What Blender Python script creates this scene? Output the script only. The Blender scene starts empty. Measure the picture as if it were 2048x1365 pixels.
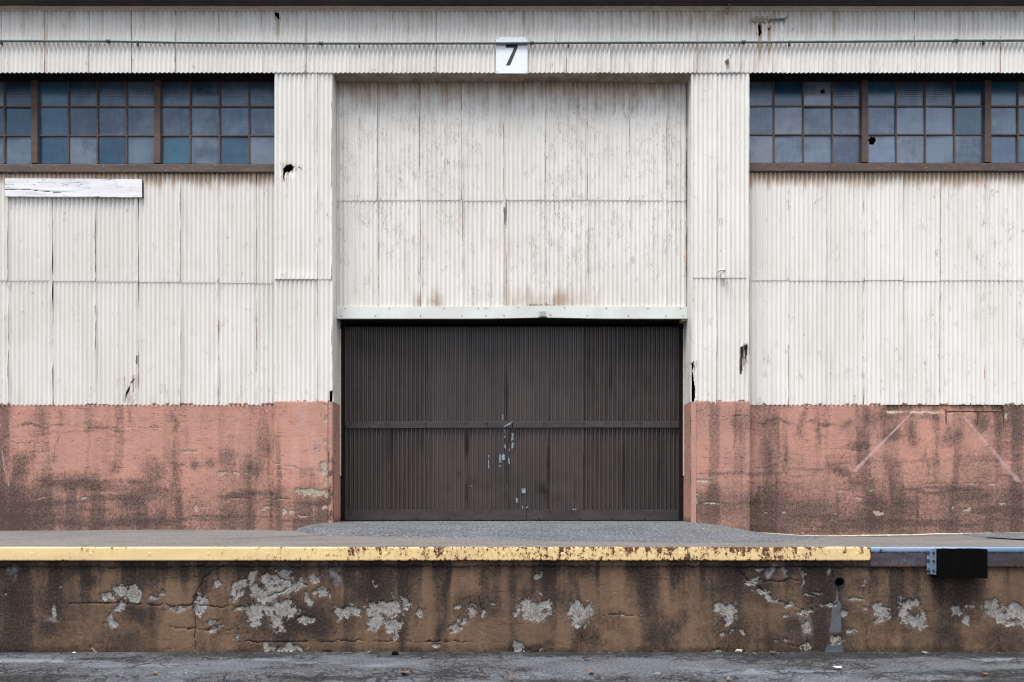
import bpy, math, random
import numpy as np
from mathutils import Vector

# ------------------------------------------------------------------ camera, sky, sun, exposure
S = bpy.context.scene
COL = S.collection
FPX, CAMD, HZ, CAMZ = 1375.0, 11.0, 1000.0, 1.685      # focal length in photo pixels, distance to the pier plane, horizon row, eye height
cam_d = bpy.data.cameras.new('camera')
cam = bpy.data.objects.new('camera', cam_d)
COL.objects.link(cam)
cam.location = (0, -CAMD, CAMZ)
cam.rotation_euler = (math.radians(90), 0, 0)
cam_d.sensor_width = 36.0
cam_d.lens = 36.0 * FPX / 2048.0
cam_d.shift_y = (HZ - 682.5) / 2048.0
cam_d.clip_end = 2000
S.camera = cam

SUN_EL, SUN_AZ = 66.0, -46.0          # degrees; azimuth measured from straight behind the camera
W = bpy.data.worlds.new('World')
S.world = W
W.use_nodes = True
wn = W.node_tree
wn.nodes.clear()
sky = wn.nodes.new('ShaderNodeTexSky')
sky.sky_type = 'NISHITA'
sky.sun_disc = False
sky.sun_elevation = math.radians(SUN_EL)
sky.sun_rotation = math.radians(180 + SUN_AZ)
sky.dust_density = 4.0
sky.air_density = 1.0
sky.ozone_density = 1.0
hs = wn.nodes.new('ShaderNodeHueSaturation')
hs.inputs['Saturation'].default_value = 0.55      # cloud veil: overcast sky is nearly grey
bg = wn.nodes.new('ShaderNodeBackground')
bg.inputs['Strength'].default_value = 0.058
wo = wn.nodes.new('ShaderNodeOutputWorld')
wn.links.new(sky.outputs[0], hs.inputs['Color'])
wn.links.new(hs.outputs[0], bg.inputs['Color'])
wn.links.new(bg.outputs[0], wo.inputs['Surface'])

sl = bpy.data.lights.new('sun', 'SUN')
sl.energy = 1.5
sl.angle = math.radians(28)
sl.color = (1.0, 0.975, 0.94)
so = bpy.data.objects.new('sun', sl)
COL.objects.link(so)
_e, _a = math.radians(SUN_EL), math.radians(SUN_AZ)
sdir = Vector((math.sin(_a) * math.cos(_e), -math.cos(_a) * math.cos(_e), math.sin(_e)))   # towards the sun
so.rotation_euler = (-sdir).to_track_quat('-Z', 'Y').to_euler()
so.location = sdir * 60
S.view_settings.view_transform = 'Standard'
S.view_settings.look = 'None'
S.view_settings.exposure = 1.90
S.view_settings.gamma = 1.0
S.cycles.use_denoising = True
S.cycles.denoising_prefilter = 'ACCURATE'
S.cycles.use_adaptive_sampling = False
S.cycles.pixel_filter_type = 'BLACKMAN_HARRIS'
S.cycles.filter_width = 1.15

random.seed(7)
RNG = np.random.RandomState(11)

# ------------------------------------------------------------------ helpers
def at(px, py, Y):
    d = (Y + CAMD) / FPX
    return (px - 1024.0) * d, CAMZ - (py - HZ) * d
def X(px, Y): return (px - 1024.0) * (Y + CAMD) / FPX
def Z(py, Y): return CAMZ - (py - HZ) * (Y + CAMD) / FPX

_LAT = RNG.rand(512, 512).astype(np.float64)
def vnoise(x, y):
    xi = np.floor(x).astype(np.int64); yi = np.floor(y).astype(np.int64)
    fx = x - xi; fy = y - yi
    fx = fx * fx * (3 - 2 * fx); fy = fy * fy * (3 - 2 * fy)
    a = _LAT[xi & 511, yi & 511]; b = _LAT[(xi + 1) & 511, yi & 511]
    c = _LAT[xi & 511, (yi + 1) & 511]; d = _LAT[(xi + 1) & 511, (yi + 1) & 511]
    return (a * (1 - fx) + b * fx) * (1 - fy) + (c * (1 - fx) + d * fx) * fy
def fbm(x, y, oct=4, seed=0.0, gain=0.5):
    x = np.asarray(x, float) + seed * 17.31; y = np.asarray(y, float) + seed * 9.77
    s = 0.0; a = 1.0; t = 0.0
    for _ in range(oct):
        s = s + a * vnoise(x, y); t += a
        x = x * 2.03 + 5.2; y = y * 2.03 + 1.3; a *= gain
    return s / t
def sstep(a, b, v):
    t = np.clip((v - a) / (b - a), 0, 1)
    return t * t * (3 - 2 * t)

WORLD = {}            # object name -> world origin
def reg(o, origin, parent=None):
    WORLD[o.name] = Vector(origin)
    if parent is not None:
        o.parent = parent
        o.location = Vector(origin) - WORLD[parent.name]
    else:
        o.location = Vector(origin)
    return o
def tag(o, label=None, cat=None, group=None, kind=None):
    if label: o['label'] = label
    if cat: o['category'] = cat
    if group: o['group'] = group
    if kind: o['kind'] = kind
    return o
def empty(name, loc, label, cat, group=None):
    o = bpy.data.objects.new(name, None)
    o.empty_display_size = 0.2
    COL.objects.link(o)
    reg(o, loc)
    return tag(o, label, cat, group)
def mk(name, V, F, mat, parent=None, smooth=False, attrs=None, bevel=0.0, origin=None, uv=None):
    """one mesh object from world-space vertices; its origin goes to the middle of its foot"""
    V = np.asarray(V, float).reshape(-1, 3)
    if origin is None:
        lo, hi = V.min(0), V.max(0)
        origin = ((lo[0] + hi[0]) / 2, (lo[1] + hi[1]) / 2, lo[2])
    me = bpy.data.meshes.new(name)
    loc = V - np.array(origin)
    if isinstance(F, np.ndarray):
        nf, k = F.shape
        me.vertices.add(len(V)); me.vertices.foreach_set('co', loc.astype(np.float32).ravel())
        me.loops.add(nf * k); me.loops.foreach_set('vertex_index', F.astype(np.int32).ravel())
        me.polygons.add(nf)
        me.polygons.foreach_set('loop_start', np.arange(0, nf * k, k, dtype=np.int32))
        me.polygons.foreach_set('loop_total', np.full(nf, k, dtype=np.int32))
        me.update(calc_edges=True); me.validate()
    else:
        me.from_pydata([tuple(p) for p in loc], [], [tuple(f) for f in F]); me.update()
    if attrs:
        for kx, arr in attrs.items():
            a = me.attributes.new(kx, 'FLOAT', 'POINT')
            a.data.foreach_set('value', np.asarray(arr, np.float32).ravel())
    if smooth:
        me.polygons.foreach_set('use_smooth', [True] * len(me.polygons))
    o = bpy.data.objects.new(name, me)
    COL.objects.link(o)
    if mat: me.materials.append(mat)
    reg(o, origin, parent)
    if bevel > 0:
        m = o.modifiers.new('bevel', 'BEVEL'); m.width = bevel; m.segments = 2; m.limit_method = 'ANGLE'
    return o
def share(src, name, origin, parent):
    o = bpy.data.objects.new(name, src.data)
    COL.objects.link(o)
    return reg(o, origin, parent)
def boxVF(x0, x1, y0, y1, z0, z1):
    V = [(x0, y0, z0), (x1, y0, z0), (x1, y1, z0), (x0, y1, z0), (x0, y0, z1), (x1, y0, z1), (x1, y1, z1), (x0, y1, z1)]
    F = [(0, 3, 2, 1), (4, 5, 6, 7), (0, 1, 5, 4), (1, 2, 6, 5), (2, 3, 7, 6), (3, 0, 4, 7)]
    return V, F
def box(name, x0, x1, y0, y1, z0, z1, mat, parent=None, bevel=0.0):
    V, F = boxVF(x0, x1, y0, y1, z0, z1)
    return mk(name, V, F, mat, parent, bevel=bevel)
def tubeVF(path, r, n=10, closed_ends=True):
    path = [Vector(p) for p in path]
    V, F = [], []
    rr = r if hasattr(r, '__len__') else [r] * len(path)
    ref = None
    for i, p in enumerate(path):
        t = (path[min(i + 1, len(path) - 1)] - path[max(i - 1, 0)]).normalized()
        if ref is None:
            ref = Vector((0, 0, 1)) if abs(t.z) < 0.9 else Vector((0, 1, 0))
        u = t.cross(ref).normalized(); w = t.cross(u).normalized()
        ref = -w if False else ref
        for k in range(n):
            a = 2 * math.pi * k / n
            V.append(tuple(p + (u * math.cos(a) + w * math.sin(a)) * rr[i]))
    for i in range(len(path) - 1):
        for k in range(n):
            F.append((i * n + k, i * n + (k + 1) % n, (i + 1) * n + (k + 1) % n, (i + 1) * n + k))
    if closed_ends:
        F.append(tuple(range(n))); F.append(tuple((len(path) - 1) * n + k for k in reversed(range(n))))
    return V, F
def tube(name, path, r, mat, parent=None, n=10, smooth=True):
    V, F = tubeVF(path, r, n)
    o = mk(name, V, F, mat, parent, smooth=False)
    if smooth:
        for p in o.data.polygons: p.use_smooth = len(p.vertices) == 4
    return o
def grid_faces(nr, nc):
    i = np.arange(nr - 1)[:, None] * nc + np.arange(nc - 1)[None, :]
    return np.stack([i, i + 1, i + nc + 1, i + nc], -1).reshape(-1, 4)     # rows go up, columns go right -> faces look to -Y
def inpoly(px, py, poly):
    c = np.zeros(px.shape, bool)
    n = len(poly)
    for i in range(n):
        x1, y1 = poly[i]; x2, y2 = poly[(i + 1) % n]
        if y1 == y2: continue
        k = ((y1 > py) != (y2 > py)) & (px < (x2 - x1) * (py - y1) / (y2 - y1) + x1)
        c ^= k
    return c

# ------------------------------------------------------------------ node graph helper
class G:
    def __init__(s, name):
        s.mat = bpy.data.materials.new(name)
        s.mat.use_nodes = True
        s.t = s.mat.node_tree
        s.t.nodes.clear()
        s.out = s.t.nodes.new('ShaderNodeOutputMaterial')
        s.bsdf = s.t.nodes.new('ShaderNodeBsdfPrincipled')
        s.t.links.new(s.bsdf.outputs[0], s.out.inputs[0])
        g = s.t.nodes.new('ShaderNodeNewGeometry')
        s.pos = g.outputs['Position']
    def put(s, sock, v):
        if v is None: return
        if isinstance(v, bpy.types.NodeSocket): s.t.links.new(v, sock)
        elif isinstance(v, (tuple, list)) and len(v) == 3 and sock.type == 'RGBA': sock.default_value = (*v, 1)
        else: sock.default_value = v
    def m(s, op, a, b=None, c=None, clamp=False):
        n = s.t.nodes.new('ShaderNodeMath'); n.operation = op; n.use_clamp = clamp
        s.put(n.inputs[0], a); s.put(n.inputs[1], b); s.put(n.inputs[2], c)
        return n.outputs[0]
    def vec(s, scale, off=(0, 0, 0)):
        n = s.t.nodes.new('ShaderNodeVectorMath'); n.operation = 'MULTIPLY_ADD'
        s.t.links.new(s.pos, n.inputs[0]); n.inputs[1].default_value = scale; n.inputs[2].default_value = off
        return n.outputs[0]
    def noise(s, scale, detail=3, rough=0.5, off=(0, 0, 0), dist=0.0):
        """scale: one number or (x, y, z) cycles per metre"""
        if not hasattr(scale, '__len__'): scale = (scale,) * 3
        n = s.t.nodes.new('ShaderNodeTexNoise')
        s.t.links.new(s.vec(scale, off), n.inputs['Vector'])
        n.inputs['Scale'].default_value = 1.0; n.inputs['Detail'].default_value = detail
        n.inputs['Roughness'].default_value = rough; n.inputs['Distortion'].default_value = dist
        return n.outputs[0]
    def ramp(s, v, lo, hi, a=0.0, b=1.0, smooth=True):
        n = s.t.nodes.new('ShaderNodeMapRange')
        n.interpolation_type = 'SMOOTHSTEP' if smooth else 'LINEAR'
        s.put(n.inputs['Value'], v); s.put(n.inputs['From Min'], lo); s.put(n.inputs['From Max'], hi)
        s.put(n.inputs['To Min'], a); s.put(n.inputs['To Max'], b)
        return n.outputs[0]
    def mix(s, f, a, b, mode='MIX'):
        n = s.t.nodes.new('ShaderNodeMix'); n.data_type = 'RGBA'; n.blend_type = mode
        s.put(n.inputs[0], f); s.put(n.inputs[6], a); s.put(n.inputs[7], b)
        return n.outputs[2]
    def attr(s, name):
        n = s.t.nodes.new('ShaderNodeAttribute'); n.attribute_name = name
        return n.outputs['Fac']
    def rand(s):
        n = s.t.nodes.new('ShaderNodeObjectInfo'); return n.outputs['Random']
    def bump(s, h, strength=0.3, dist=0.01):
        n = s.t.nodes.new('ShaderNodeBump'); n.inputs['Strength'].default_value = strength; n.inputs['Distance'].default_value = dist
        s.put(n.inputs['Height'], h); s.t.links.new(n.outputs[0], s.bsdf.inputs['Normal'])
    def done(s, col, rough=0.6, metal=0.0, spec=0.5):
        s.put(s.bsdf.inputs['Base Color'], col); s.put(s.bsdf.inputs['Roughness'], rough)
        s.put(s.bsdf.inputs['Metallic'], metal); s.put(s.bsdf.inputs['Specular IOR Level'], spec)
        return s.mat

# ------------------------------------------------------------------ materials
def mat_sheet(name, base, base2, dirt, chip_a, chip_b, chip_c, wear_gain=1.0, rough=0.6, spec=0.35, pitch=0.0740, edge_a=(0.07, 0.045, 0.035), edge_b=(0.28, 0.13, 0.06)):
    g = G(name)
    sp3 = g.t.nodes.new('ShaderNodeSeparateXYZ'); g.t.links.new(g.pos, sp3.inputs[0])
    idx = g.m('FLOOR', g.m('DIVIDE', sp3.outputs[0], pitch))
    crest = g.m('COSINE', g.m('MULTIPLY', sp3.outputs[0], 2 * math.pi / pitch))
    stain, wear, rust = g.attr('stain'), g.attr('wear'), g.attr('rust')
    low = g.noise((0.9, 0.9, 0.5), 3, 0.6)
    col = g.mix(g.ramp(low, 0.35, 0.65), base, base2)
    # every sheet has weathered a little differently
    r = g.rand()
    col = g.mix(g.m('MULTIPLY', r, 0.16), col, g.mix(0.5, base, dirt))
    # runs of dirt down the flutes
    def flute(kx, kz, detail, off):
        cb = g.t.nodes.new('ShaderNodeCombineXYZ')
        g.put(cb.inputs[0], g.m('ADD', g.m('MULTIPLY', idx, kx), off)); g.put(cb.inputs[1], off); g.put(cb.inputs[2], g.m('MULTIPLY', sp3.outputs[2], kz))
        nn = g.t.nodes.new('ShaderNodeTexNoise'); nn.inputs['Scale'].default_value = 1.0; nn.inputs['Detail'].default_value = detail; nn.inputs['Roughness'].default_value = 0.6
        g.t.links.new(cb.outputs[0], nn.inputs['Vector'])
        return nn.outputs[0]
    st = flute(0.73, 0.55, 4, 3.1)
    st2 = flute(1.31, 1.3, 4, 9.7)
    run = g.m('ADD', g.ramp(st, 0.46, 0.74), g.m('MULTIPLY', g.ramp(st2, 0.52, 0.78), 0.35))
    f = g.m('MULTIPLY', run, g.m('ADD', 0.11, g.m('MULTIPLY', stain, 0.80)), clamp=True)
    col = g.mix(f, col, dirt)
    warm = tuple(c * k for c, k in zip(dirt, (0.95, 0.82, 0.68)))
    fs = g.m('MULTIPLY', g.ramp(g.m('ADD', stain, g.m('MULTIPLY', g.m('SUBTRACT', st2, 0.5), 1.1)), 0.30, 1.0), 0.85)
    col = g.mix(fs, col, warm)
    # fine speckle
    sp = g.noise((60, 60, 45), 2, 0.6, off=(1, 2, 3))
    col = g.mix(g.m('MULTIPLY', g.ramp(sp, 0.55, 0.75), 0.05), col, dirt)
    # paint lost in short upright flakes
    n1 = g.noise((72, 20, 17), 4, 0.66, off=(5, 1, 2))
    thr = g.m('SUBTRACT', 0.765, g.m('MULTIPLY', wear, 0.070 * wear_gain))
    patch = g.noise((2.2, 2, 1.1), 2, 0.5, off=(8, 3, 1))
    v = g.m('ADD', g.m('ADD', n1, g.m('MULTIPLY', crest, 0.035)), g.m('MULTIPLY', g.m('SUBTRACT', patch, 0.5), 0.26))
    chip = g.ramp(v, thr, g.m('ADD', thr, 0.035))
    # hair cracks that run down the sheet
    n2 = g.noise((52, 20, 3.2), 3, 0.55, off=(2, 7, 5), dist=0.6)
    line = g.m('ABSOLUTE', g.m('SUBTRACT', n2, 0.5))
    brk = g.noise((7, 7, 4.5), 3, 0.6, off=(4, 4, 9))
    crack = g.m('MULTIPLY', g.ramp(line, 0.005, 0.022, 1, 0), g.ramp(g.m('ADD', brk, g.m('MULTIPLY', wear, 0.13)), 0.62, 0.70))
    crack = g.m('MULTIPLY', crack, 0.8)
    cc = g.noise((18, 18, 9), 2, 0.5, off=(6, 6, 6))
    ccol = g.mix(g.ramp(cc, 0.4, 0.47), chip_a, chip_b)
    ccol = g.mix(g.ramp(cc, 0.55, 0.6), ccol, chip_c)
    col = g.mix(g.m('MAXIMUM', g.m('MULTIPLY', chip, 0.8), crack), col, ccol)
    # rust and dirt along laps and torn edges
    re = g.noise((40, 20, 6), 4, 0.65, off=(7, 7, 0))
    rf = g.ramp(g.m('ADD', rust, g.m('MULTIPLY', g.m('SUBTRACT', re, 0.5), 1.5)), 0.55, 0.80)
    col = g.mix(g.m('MULTIPLY', rf, 0.9), col, g.mix(g.ramp(cc, 0.42, 0.56), edge_a, edge_b))
    g.bump(g.m('ADD', g.m('MULTIPLY', chip, -1.0), g.m('MULTIPLY', sp, 0.10)), 0.25, 0.004)
    return g.done(col, rough, 0.0, spec)

M = {}
M['white_sheet'] = mat_sheet('painted_corrugated_steel', (0.755, 0.745, 0.712), (0.705, 0.69, 0.65), (0.40, 0.335, 0.27),
                             (0.10, 0.075, 0.065), (0.20, 0.115, 0.07), (0.20, 0.21, 0.24))
M['brown_sheet'] = mat_sheet('brown_painted_steel', (0.064, 0.050, 0.047), (0.048, 0.039, 0.038), (0.018, 0.014, 0.012),
                             (0.02, 0.014, 0.012), (0.035, 0.022, 0.017), (0.016, 0.012, 0.011), 1.0, 0.34, 0.55, pitch=0.0735, edge_a=(0.012, 0.009, 0.008), edge_b=(0.022, 0.015, 0.012))

def mat_concrete(name, base, base2, grime, bare, bare2, drip=0.5, board=1.0, efflo=(0.5, 0.5, 0.5), gdep=0.85):
    g = G(name)
    stain, peel, crack, pale, cem = g.attr('stain'), g.attr('peel'), g.attr('crack'), g.attr('pale'), g.attr('cement')
    low = g.noise((1.2, 1, 0.9), 4, 0.6)
    col = g.mix(g.ramp(low, 0.36, 0.64), base, base2)
    fine = g.noise(38, 5, 0.7, off=(2, 2, 2))
    col = g.mix(g.m('MULTIPLY', g.ramp(fine, 0.4, 0.75), 0.30), col, grime)
    # soft vertical washes
    wash = g.noise((4.5, 1, 0.35), 3, 0.55, off=(3, 9, 2))
    col = g.mix(g.m('MULTIPLY', g.ramp(wash, 0.48, 0.75), drip), col, g.mix(0.55, base, grime))
    wash2 = g.noise((9, 1, 0.6), 3, 0.55, off=(8, 1, 4))
    col = g.mix(g.m('MULTIPLY', g.ramp(wash2, 0.55, 0.75), 0.22), col, tuple(min(1, c * 1.35) for c in base))
    # grime: soft cloud plus hard speckle inside it
    gn = g.noise((22, 14, 16), 7, 0.82, off=(1, 5, 7))
    gv = g.m('ADD', stain, g.m('MULTIPLY', g.m('SUBTRACT', gn, 0.5), 2.1))
    col = g.mix(g.m('MULTIPLY', g.ramp(gv, 0.10, 1.15), gdep), col, grime)
    hard = g.noise((46, 30, 34), 4, 0.7, off=(4, 5, 1))
    hv = g.m('ADD', hard, g.m('MULTIPLY', stain, 0.16))
    col = g.mix(g.m('MULTIPLY', g.ramp(hv, 0.66, 0.74), 0.75), col, tuple(c * 0.45 for c in grime))
    # board marks: broken level lines
    bl = g.noise((0.8, 1, 17), 3, 0.6, off=(0, 3, 5))
    ba = g.m('ABSOLUTE', g.m('SUBTRACT', bl, 0.52))
    bb = g.noise((5, 2, 8), 4, 0.65, off=(9, 9, 1))
    bm = g.m('MULTIPLY', g.m('MULTIPLY', g.ramp(ba, 0.003, 0.014, 1, 0), g.ramp(bb, 0.50, 0.60)), 0.75 * board)
    col = g.mix(bm, col, tuple(c * 0.5 for c in grime))
    # chalky runs and scratches
    pn = g.noise((25, 10, 14), 4, 0.65, off=(6, 2, 2))
    col = g.mix(g.m('MULTIPLY', g.ramp(g.m('ADD', pale, g.m('MULTIPLY', g.m('SUBTRACT', pn, 0.5), 0.7)), 0.25, 0.9), 0.75), col, efflo)
    col = g.mix(g.ramp(g.m('ADD', cem, g.m('MULTIPLY', g.m('SUBTRACT', pn, 0.5), 0.9)), 0.3, 0.7), col, g.mix(pn, (0.055, 0.062, 0.072), (0.12, 0.13, 0.15)))
    # paint gone, bare concrete shows
    pf = g.noise(24, 6, 0.74, off=(5, 5, 5))
    pv = g.m('ADD', peel, g.m('MULTIPLY', g.m('SUBTRACT', pf, 0.5), 2.1))
    pm = g.ramp(pv, 0.52, 0.60)
    halo = g.m('SUBTRACT', g.ramp(pv, 0.33, 0.52), pm, clamp=True)
    col = g.mix(g.m('MULTIPLY', halo, 0.40), col, tuple(c * 0.7 for c in grime))
    bn = g.noise(22, 5, 0.75, off=(3, 8, 3))
    bcol = g.mix(g.ramp(bn, 0.40, 0.62), bare, bare2)
    pit = g.noise(75, 2, 0.5, off=(7, 3, 3))
    bcol = g.mix(g.ramp(pit, 0.57, 0.66), bcol, tuple(c * 0.25 for c in bare))
    col = g.mix(pm, col, bcol)
    ck = g.ramp(g.m('ADD', crack, g.m('MULTIPLY', g.m('SUBTRACT', pf, 0.5), 0.6)), 0.45, 0.75)
    col = g.mix(g.m('MULTIPLY', ck, 0.7), col, tuple(c * 0.30 for c in grime))
    h = g.m('ADD', g.m('MULTIPLY', pm, -0.8), g.m('ADD', g.m('MULTIPLY', fine, 0.6), g.m('ADD', g.m('MULTIPLY', ck, -1.0), g.m('MULTIPLY', bm, -0.8))))
    g.bump(h, 0.55, 0.012)
    return g.done(col, 0.88, 0.0, 0.25)
M['pink'] = mat_concrete('pink_painted_concrete', (0.53, 0.275, 0.212), (0.46, 0.248, 0.197), (0.112, 0.076, 0.066),
                         (0.42, 0.37, 0.29), (0.33, 0.29, 0.23), 0.42, 1.0, (0.52, 0.34, 0.33))
M['tan'] = mat_concrete('tan_painted_concrete', (0.192, 0.119, 0.075), (0.150, 0.096, 0.064), (0.034, 0.025, 0.022),
                        (0.31, 0.298, 0.282), (0.18, 0.172, 0.165), 0.75, 0.6, (0.34, 0.33, 0.35), gdep=0.85)

def mat_rusty(name, base, base2, rough=0.5, gain=1.0):
    g = G(name)
    r = g.attr('rust')
    low = g.noise((1.5, 1, 6), 3, 0.6)
    col = g.mix(g.ramp(low, 0.35, 0.65), base, base2)
    n = g.noise((32, 16, 24), 6, 0.76, off=(1, 1, 4))
    ns = g.noise((34, 10, 4.0), 4, 0.66, off=(8, 1, 2))
    n = g.m('ADD', g.m('MULTIPLY', n, 0.78), g.m('MULTIPLY', ns, 0.22))
    v = g.m('ADD', r, g.m('MULTIPLY', g.m('SUBTRACT', n, 0.5), 2.3 * gain))
    halo = g.ramp(v, 0.25, 0.55)
    col = g.mix(g.m('MULTIPLY', halo, 0.45), col, tuple(c * k for c, k in zip(base, (0.72, 0.55, 0.42))))
    m = g.ramp(v, 0.50, 0.62)
    c2 = g.noise((40, 40, 25), 3, 0.6, off=(7, 0, 0))
    rc = g.mix(g.ramp(c2, 0.42, 0.6), (0.045, 0.022, 0.016), (0.14, 0.058, 0.028))
    col = g.mix(m, col, rc)
    g.bump(g.m('MULTIPLY', m, -1.0), 0.3, 0.004)
    return g.done(col, g.ramp(m, 0, 1, rough, 0.9), 0.0, 0.4)
M['yellow'] = mat_rusty('yellow_painted_steel', (0.77, 0.585, 0.29), (0.69, 0.53, 0.28), 0.5)
M['strip_steel'] = mat_rusty('dark_rusted_strip', (0.034, 0.031, 0.038), (0.075, 0.078, 0.10), 0.7, 0.8)
M['grey_steel'] = mat_rusty('weathered_blue_grey_steel', (0.13, 0.215, 0.33), (0.20, 0.28, 0.38), 0.5, 0.8)

def mat_simple(name, c1, c2=None, scale=8.0, rough=0.6, metal=0.0, spec=0.4, speck=None, bump=0.15, stretch=(1, 1, 1), lo=0.4, hi=0.6):
    g = G(name)
    c2 = c2 or tuple(c * 0.8 for c in c1)
    n = g.noise(tuple(scale * k for k in stretch), 5, 0.65)
    col = g.mix(g.ramp(n, lo, hi), c1, c2)
    if speck:
        s2 = g.noise(tuple(scale * 4 * k for k in stretch), 4, 0.7, off=(3, 3, 3))
        col = g.mix(g.ramp(s2, 0.60, 0.68), col, speck)
    if bump: g.bump(n, bump, 0.005)
    return g.done(col, rough, metal, spec)
M['trim'] = mat_simple('cream_trim_paint', (0.60, 0.53, 0.41), (0.50, 0.44, 0.34), 5, 0.6, stretch=(1, 1, 3))
M['soffit'] = mat_simple('brown_soffit_paint', (0.060, 0.043, 0.037), (0.045, 0.033, 0.030), 3, 0.6)
M['door_soffit'] = mat_simple('weathered_beige_flashing', (0.34, 0.28, 0.20), (0.22, 0.17, 0.12), 4, 0.6, speck=(0.12, 0.09, 0.07))
M['flashing'] = mat_simple('white_painted_flashing', (0.70, 0.695, 0.665), (0.62, 0.60, 0.55), 3, 0.5, speck=(0.40, 0.33, 0.26), stretch=(1, 1, .4))
M['header'] = mat_simple('pale_painted_steel_header', (0.66, 0.685, 0.655), (0.60, 0.615, 0.585), 2.0, 0.45, bump=0.03)
M['brown_flat'] = mat_simple('brown_painted_flat_steel', (0.050, 0.041, 0.040), (0.036, 0.030, 0.030), 3, 0.42, speck=(0.026, 0.018, 0.015), stretch=(1, 1, 3))
M['frame'] = mat_simple('brown_window_paint', (0.095, 0.056, 0.041), (0.070, 0.043, 0.034), 5, 0.65, speck=(0.21, 0.115, 0.065), stretch=(1, 1, 2))
M['sill'] = mat_simple('flaking_brown_sill_paint', (0.095, 0.062, 0.051), (0.068, 0.046, 0.040), 4, 0.7, speck=(0.27, 0.17, 0.11), stretch=(.7, 1, 3))
M['dark'] = mat_simple('unlit_interior', (0.020, 0.018, 0.016), (0.014, 0.013, 0.012), 2, 0.9, bump=0)
M['rust'] = mat_simple('bare_rust', (0.10, 0.045, 0.025), (0.045, 0.024, 0.018), 30, 0.9)
M['conduit'] = mat_simple('painted_grey_green_conduit', (0.155, 0.195, 0.20), (0.12, 0.15, 0.16), 6, 0.4)
M['fitting'] = mat_simple('dark_conduit_fitting', (0.06, 0.075, 0.085), (0.04, 0.05, 0.055), 20, 0.5)
M['sign'] = mat_simple('white_sign_enamel', (0.79, 0.84, 0.90), (0.76, 0.81, 0.87), 3, 0.35, bump=0)
M['black'] = mat_simple('black_sign_paint', (0.008, 0.009, 0.012), (0.016, 0.02, 0.02), 30, 0.5, bump=0)
M['rubber'] = mat_simple('black_dock_rubber', (0.004, 0.004, 0.0045), (0.003, 0.003, 0.003), 30, 1.0, spec=0.03)
M['screw'] = mat_simple('dull_screw_head', (0.22, 0.20, 0.18), (0.12, 0.10, 0.09), 40, 0.6)
M['brown_screw'] = mat_simple('brown_screw_head', (0.03, 0.024, 0.023), (0.02, 0.017, 0.016), 40, 0.5)
M['ceramic'] = mat_simple('paint_smeared_porcelain', (0.46, 0.40, 0.30), (0.24, 0.20, 0.14), 30, 0.4)
M['leaf'] = mat_simple('dry_leaf', (0.17, 0.085, 0.035), (0.10, 0.055, 0.028), 40, 0.8)
M['stone'] = mat_simple('loose_grey_stone', (0.17, 0.17, 0.17), (0.10, 0.10, 0.10), 40, 0.9)
M['paper'] = mat_simple('scrap_of_white_paper', (0.6, 0.6, 0.58), (0.45, 0.45, 0.44), 30, 0.8)
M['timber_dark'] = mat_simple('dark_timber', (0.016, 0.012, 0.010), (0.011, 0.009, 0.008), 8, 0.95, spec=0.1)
M['mortar'] = mat_simple('pale_mortar_fillet', (0.44, 0.40, 0.33), (0.26, 0.24, 0.20), 14, 0.9, speck=(0.12, 0.11, 0.10))

def mat_board():
    g = G('peeling_white_board_paint')
    n = g.noise((1.2, 1, 14), 4, 0.6)
    col = g.mix(g.ramp(n, 0.4, 0.65), (0.76, 0.77, 0.80), (0.66, 0.66, 0.67))
    c = g.noise((2.2, 3, 30), 5, 0.62, off=(3, 1, 2), dist=0.4)
    line = g.m('ABSOLUTE', g.m('SUBTRACT', c, 0.5))
    br = g.noise((3.0, 3, 9), 3, 0.6, off=(1, 4, 7))
    ck = g.m('MULTIPLY', g.ramp(line, 0.006, 0.022, 1, 0), g.ramp(br, 0.54, 0.62))
    ch = g.ramp(g.noise((9, 5, 40), 4, 0.65, off=(5, 5, 5)), 0.67, 0.72)
    col = g.mix(g.m('MAXIMUM', ck, ch), col, (0.075, 0.06, 0.055))
    e = g.attr('rust')
    col = g.mix(g.ramp(g.m('ADD', e, g.m('MULTIPLY', g.m('SUBTRACT', br, 0.5), 0.8)), 0.5, 0.65), col, (0.055, 0.033, 0.026))
    g.bump(ck, -0.5, 0.006)
    return g.done(col, 0.6, 0, 0.3)
M['board'] = mat_board()

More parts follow.
